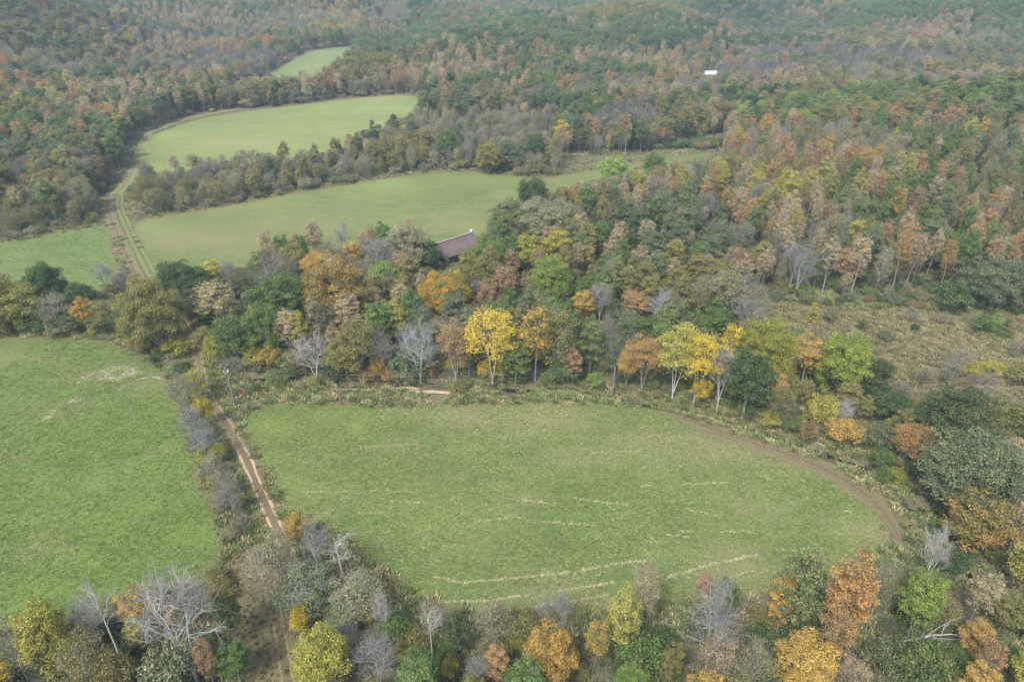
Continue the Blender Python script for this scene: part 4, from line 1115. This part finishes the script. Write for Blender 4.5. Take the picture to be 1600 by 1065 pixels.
def mat_roof():
    s = NT('rusty_tin'); c = s.n('ShaderNodeTexCoord').outputs['Object']; n = s.noise(.35, c, 5, .7); n2 = s.noise(2.0, c, 4, .7, (2.0, .4, .4))
    col = s.mix(s.ramp(n, .38, .62), (.115, .085, .078), (.15, .118, .102)); col = s.mix(s.math('MULTIPLY', s.ramp(n2, .45, .7), .5), col, (.08, .056, .056))
    s.b.inputs['Roughness'].default_value = .55; s.b.inputs['Specular IOR Level'].default_value = .3
    return s.out(col)
m_roof = mat_roof(); m_white = mat_simple('white_paint', (.78, .77, .74), (.68, .67, .64), 2.0, .6, .1); m_darkin = mat_simple('dark_wood', (.05, .045, .04), (.03, .027, .024), 2)
m_conc = mat_simple('pale_metal', (.5, .49, .47), (.4, .39, .37), 1.5, .5, .1)
bz = float(zt(*BARN_C))
barn = bpy.data.objects.new('barn', None); COL.objects.link(barn); barn.location = (BARN_C[0], BARN_C[1], bz); barn.rotation_euler = (0, 0, BARN_A)
tag(barn, 'old weathered barn with rusty brown tin roof half hidden by trees', 'barn')
hl = BARN_L/2-.5; HWB, WH, RH = 5.0, 3.1, 6.2
for i in range(18):
    xa = -hl+2*hl*i/18; xb = -hl+2*hl*(i+1)/18-.03
    for sy in (-1, 1):
        part('wall_board', lambda Gm: box(Gm, (xa, sy*HWB-.05, -.3), (xb, sy*HWB+.05, WH)), m_wood, barn)
for sx in (-1, 1):
    for i in range(12):
        ya = -HWB+.06+(2*HWB-.12)*i/12; yb = ya+(2*HWB-.12)/12-.03; ym = (ya+yb)/2; top = WH+(RH-WH)*(1-abs(ym)/HWB)-.12
        part('wall_board', lambda Gm: box(Gm, (sx*hl-.05, ya, -.3), (sx*hl+.05, yb, top)), m_wood, barn)
NS = 16; ov = .6
for sy in (-1, 1):
    for i in range(NS):
        xa = -hl-ov+(2*hl+2*ov)*i/NS; xb = -hl-ov+(2*hl+2*ov)*(i+1)/NS-.015; dz = .012*(i % 2)
        e = HWB+.7; sl = (RH-WH)/HWB; ze = RH-sl*e
        def rp(Gm):
            P = [(sy*.02, RH+dz), (sy*e, ze+dz), (sy*e, ze+dz+.05), (sy*.02, RH+dz+.05)]
            prism(Gm, P if sy > 0 else P[::-1], xa, xb)
            prism(Gm, [(sy*.02, RH+.05), (sy*e, ze+.05), (sy*e, ze+.11), (sy*.02, RH+.11)][::sy], xb-.06, xb-.005)
        part('roof_sheet', rp, m_roof, barn)
part('ridge_cap', lambda Gm: prism(Gm, [(-.22, RH+.02), (0, RH+.17), (.22, RH+.02), (0, RH+.12)], -hl-ov-.05, hl+ov+.05), m_conc, barn)
part('ridge_vent', lambda Gm: box(Gm, (hl+ov-.55, -.3, RH-.1), (hl+ov+.1, .3, RH+.95)), m_white, barn)['label'] = 'white box on the end of the ridge'
part('door', lambda Gm: box(Gm, (-2.0, -HWB-.12, -.2), (1.0, -HWB-.06, 2.5)), m_darkin, barn)

# ------------------------------------------------------------------ white house far among trees
hs0 = bpy.data.objects.new('house', None); COL.objects.link(hs0); hs0.location = HOUSE; hs0.rotation_euler = (0, 0, .12)
tag(hs0, 'small white house glimpsed between trees on the far wooded hill', 'house')
part('wall', lambda Gm: box(Gm, (-8, -4, -.5), (8, 4, 3.4)), m_white, hs0)
for sy in (-1, 1):
    part('roof', lambda Gm: prism(Gm, [(sy*.02, 5.6), (sy*4.6, 3.2), (sy*4.6, 3.32), (sy*.02, 5.72)][::sy], -8.5, 8.5), m_conc, hs0)
for sx in (-1, 1):
    Gm = Geo(); Gm.add([[sx*7.95, -4, 3.4], [sx*7.95, 4, 3.4], [sx*7.95, 0, 5.55], [sx*7.95, 0, 5.55]], [[0, 1, 2, 3]])
    me = bpy.data.meshes.new('gable'); me.from_pydata([(sx*7.95, -4, 3.4), (sx*7.95, 4, 3.4), (sx*7.95, 0, 5.55)], [], [(0, 1, 2)]); me.materials.append(m_white); link('gable', me, hs0)
m_glass = mat_simple('window_glass', (.03, .035, .04), (.04, .045, .05), 1, .15, .0)
for wx in (-5.5, -2, 5):
    part('window', lambda Gm: box(Gm, (wx-.7, -4.06, 1.1), (wx+.7, -4.01, 2.5)), m_glass, hs0)
part('door', lambda Gm: box(Gm, (1.4, -4.08, -.3), (2.4, -4.01, 2.1)), m_darkin, hs0)
part('chimney', lambda Gm: box(Gm, (3, -.4, 4.8), (3.6, .2, 6.1)), m_wood, hs0)

# ------------------------------------------------------------------ utility poles and wire
m_pole = mat_simple('pole_wood', (.20, .19, .175), (.155, .148, .135), 4, .8); m_wire = mat_simple('wire', (.3, .3, .3), (.25, .25, .25), 1, .5, 0)
tips = []
for (px, py, h, lab_) in ((367, 632, 10.5, 'grey wooden utility pole at the corner of the rounded meadow'), (957, 617, 8.0, 'short pale utility pole among creek trees behind the meadow')):
    p = ground_hit(px, py); e = bpy.data.objects.new('utility_pole', None); COL.objects.link(e); e.location = p; tag(e, lab_, 'utility pole', 'poles of the power line')
    def shaft(Gm): Gm.tube(np.array([[0, 0, -.6], [0, 0, h*.5], [.03, 0, h]]), [.21, .18, .14], 10); Gm.add([[.03, 0, h], [.03+.14, 0, h], [.03, .14, h], [.03-.14, 0, h]], [[0, 1, 2, 3]])
    part('shaft', shaft, m_pole, e)
    part('crossarm', lambda Gm: box(Gm, (-.07, -.65, h-.55), (.07, .65, h-.42)), m_pole, e)
    for yy in (-.5, .5):
        part('insulator', lambda Gm: Gm.tube(np.array([[0, yy, h-.42], [0, yy, h-.3], [0, yy, h-.2]]), [.03, .07, .04], 6), m_conc, e)
    part('transformer', lambda Gm: Gm.tube(np.array([[.33, 0, h-1.9], [.33, 0, h-1.85], [.33, 0, h-1.1], [.33, 0, h-1.05]]), [.05, .2, .2, .05], 10), m_conc, e) if px < 500 else None
    tips.append(p+np.array([0, 0, h]))
for yy, zz in ((-.5, -.2), (.5, -.2), (0, -1.6)):
    t = np.linspace(0, 1, 40)[:, None]; P = tips[0]*(1-t)+tips[1]*t; P[:, 2] += zz-(4*2.2*t*(1-t))[:, 0]; P[:, 1] += yy
    Gm = Geo(); Gm.tube(P, np.full(40, .011), 4)
    w_ = link('power_line', mesh_np('power_line', np.concatenate(Gm.V), np.concatenate(Gm.Q), [m_wire])); tag(w_, 'thin grey wire strung between the two utility poles', 'power line', 'wires between the poles')

# ------------------------------------------------------------------ logs
def log(pa, pb, za, zb, rad, bark, lab_, name='fallen_log', limbs=4, seed=1):
    r2 = np.random.default_rng(seed); a = ground_hit(*pa); b = ground_hit(*pb); a[2] += za; b[2] += zb; mid = (a+b)/2; L_ = np.linalg.norm(b-a)
    e = bpy.data.objects.new(name, None); COL.objects.link(e); e.location = (a[0], a[1], a[2]); tag(e, lab_, 'log')
    P = bez(np.zeros(3), b-a, L_*.05, 8, r2, .06*L_/6); Gm = Geo(); Gm.tube(P, np.linspace(rad, rad*.45, 8), 8)
    o = link('trunk', mesh_np('log', np.concatenate(Gm.V), np.concatenate(Gm.Q), [M_BARK], smooth=True), e); o['bark'] = bark
    for i in range(limbs):
        Gm = Geo(); j = int(r2.integers(3, 8)); v = (b-a)/L_*.8+unit(r2, 1)[0]*.9; v[2] = abs(v[2])+.1; q = bez(P[j], P[j]+v*L_*r2.uniform(.15, .35), .1, 5, r2, .08)
        Gm.tube(q, np.linspace(rad*.35, .03, 5), 5)
        for _ in range(5):
            k2 = int(r2.integers(1, 5)); v2 = v*.6+unit(r2, 1)[0]*.7; Gm.tube(np.array([q[k2], q[k2]+v2*L_*.06, q[k2]+v2*L_*.12+np.array([0, 0, .1])]), [.035, .025, .012], 4)
        o = link('limb', mesh_np('limb', np.concatenate(Gm.V), np.concatenate(Gm.Q), [M_BARK], smooth=True), e); o['bark'] = bark
log((768, 606), (796, 591), .2, .5, .4, (.045, .035, .028), 'dark fallen log across the creek bank by the yellow sycamore', seed=3, limbs=2)
log((1375, 1018), (1478, 1008), 1.2, 2.6, .2, (.34, .33, .31), 'grey fallen tree arching over green brush in the near wood', 'fallen_tree', 9, 5)
log((942, 600), (956, 609), .3, .2, .22, (.40, .26, .14), 'tan broken log lying at the foot of the short utility pole', seed=8, limbs=2)

# ------------------------------------------------------------------ haze
hz = NT('haze'); hz.t.nodes.remove(hz.b); pv = hz.n('ShaderNodeVolumePrincipled'); pv.inputs['Density'].default_value = .00018; pv.inputs['Color'].default_value = (.60, .80, 1, 1); pv.inputs['Anisotropy'].default_value = .0
hz.l(pv.outputs[0], hz.t.nodes['Material Output'].inputs['Volume'])
Gm = Geo(); box(Gm, (-5600, -500, -5), (5600, 7000, 190))
h_ = link('haze', mesh_np('haze', np.concatenate(Gm.V), np.concatenate(Gm.Q), [hz.m])); tag(h_, 'pale blue autumn haze filling the valley air', 'haze', kind='stuff')
print('TREES', len(TREES), 'hand', len(HXY), 'forest', len(rest), 'under', len(US), 'barnlen', BARN_L, 'house', HOUSE, 'gmax', Z.max())
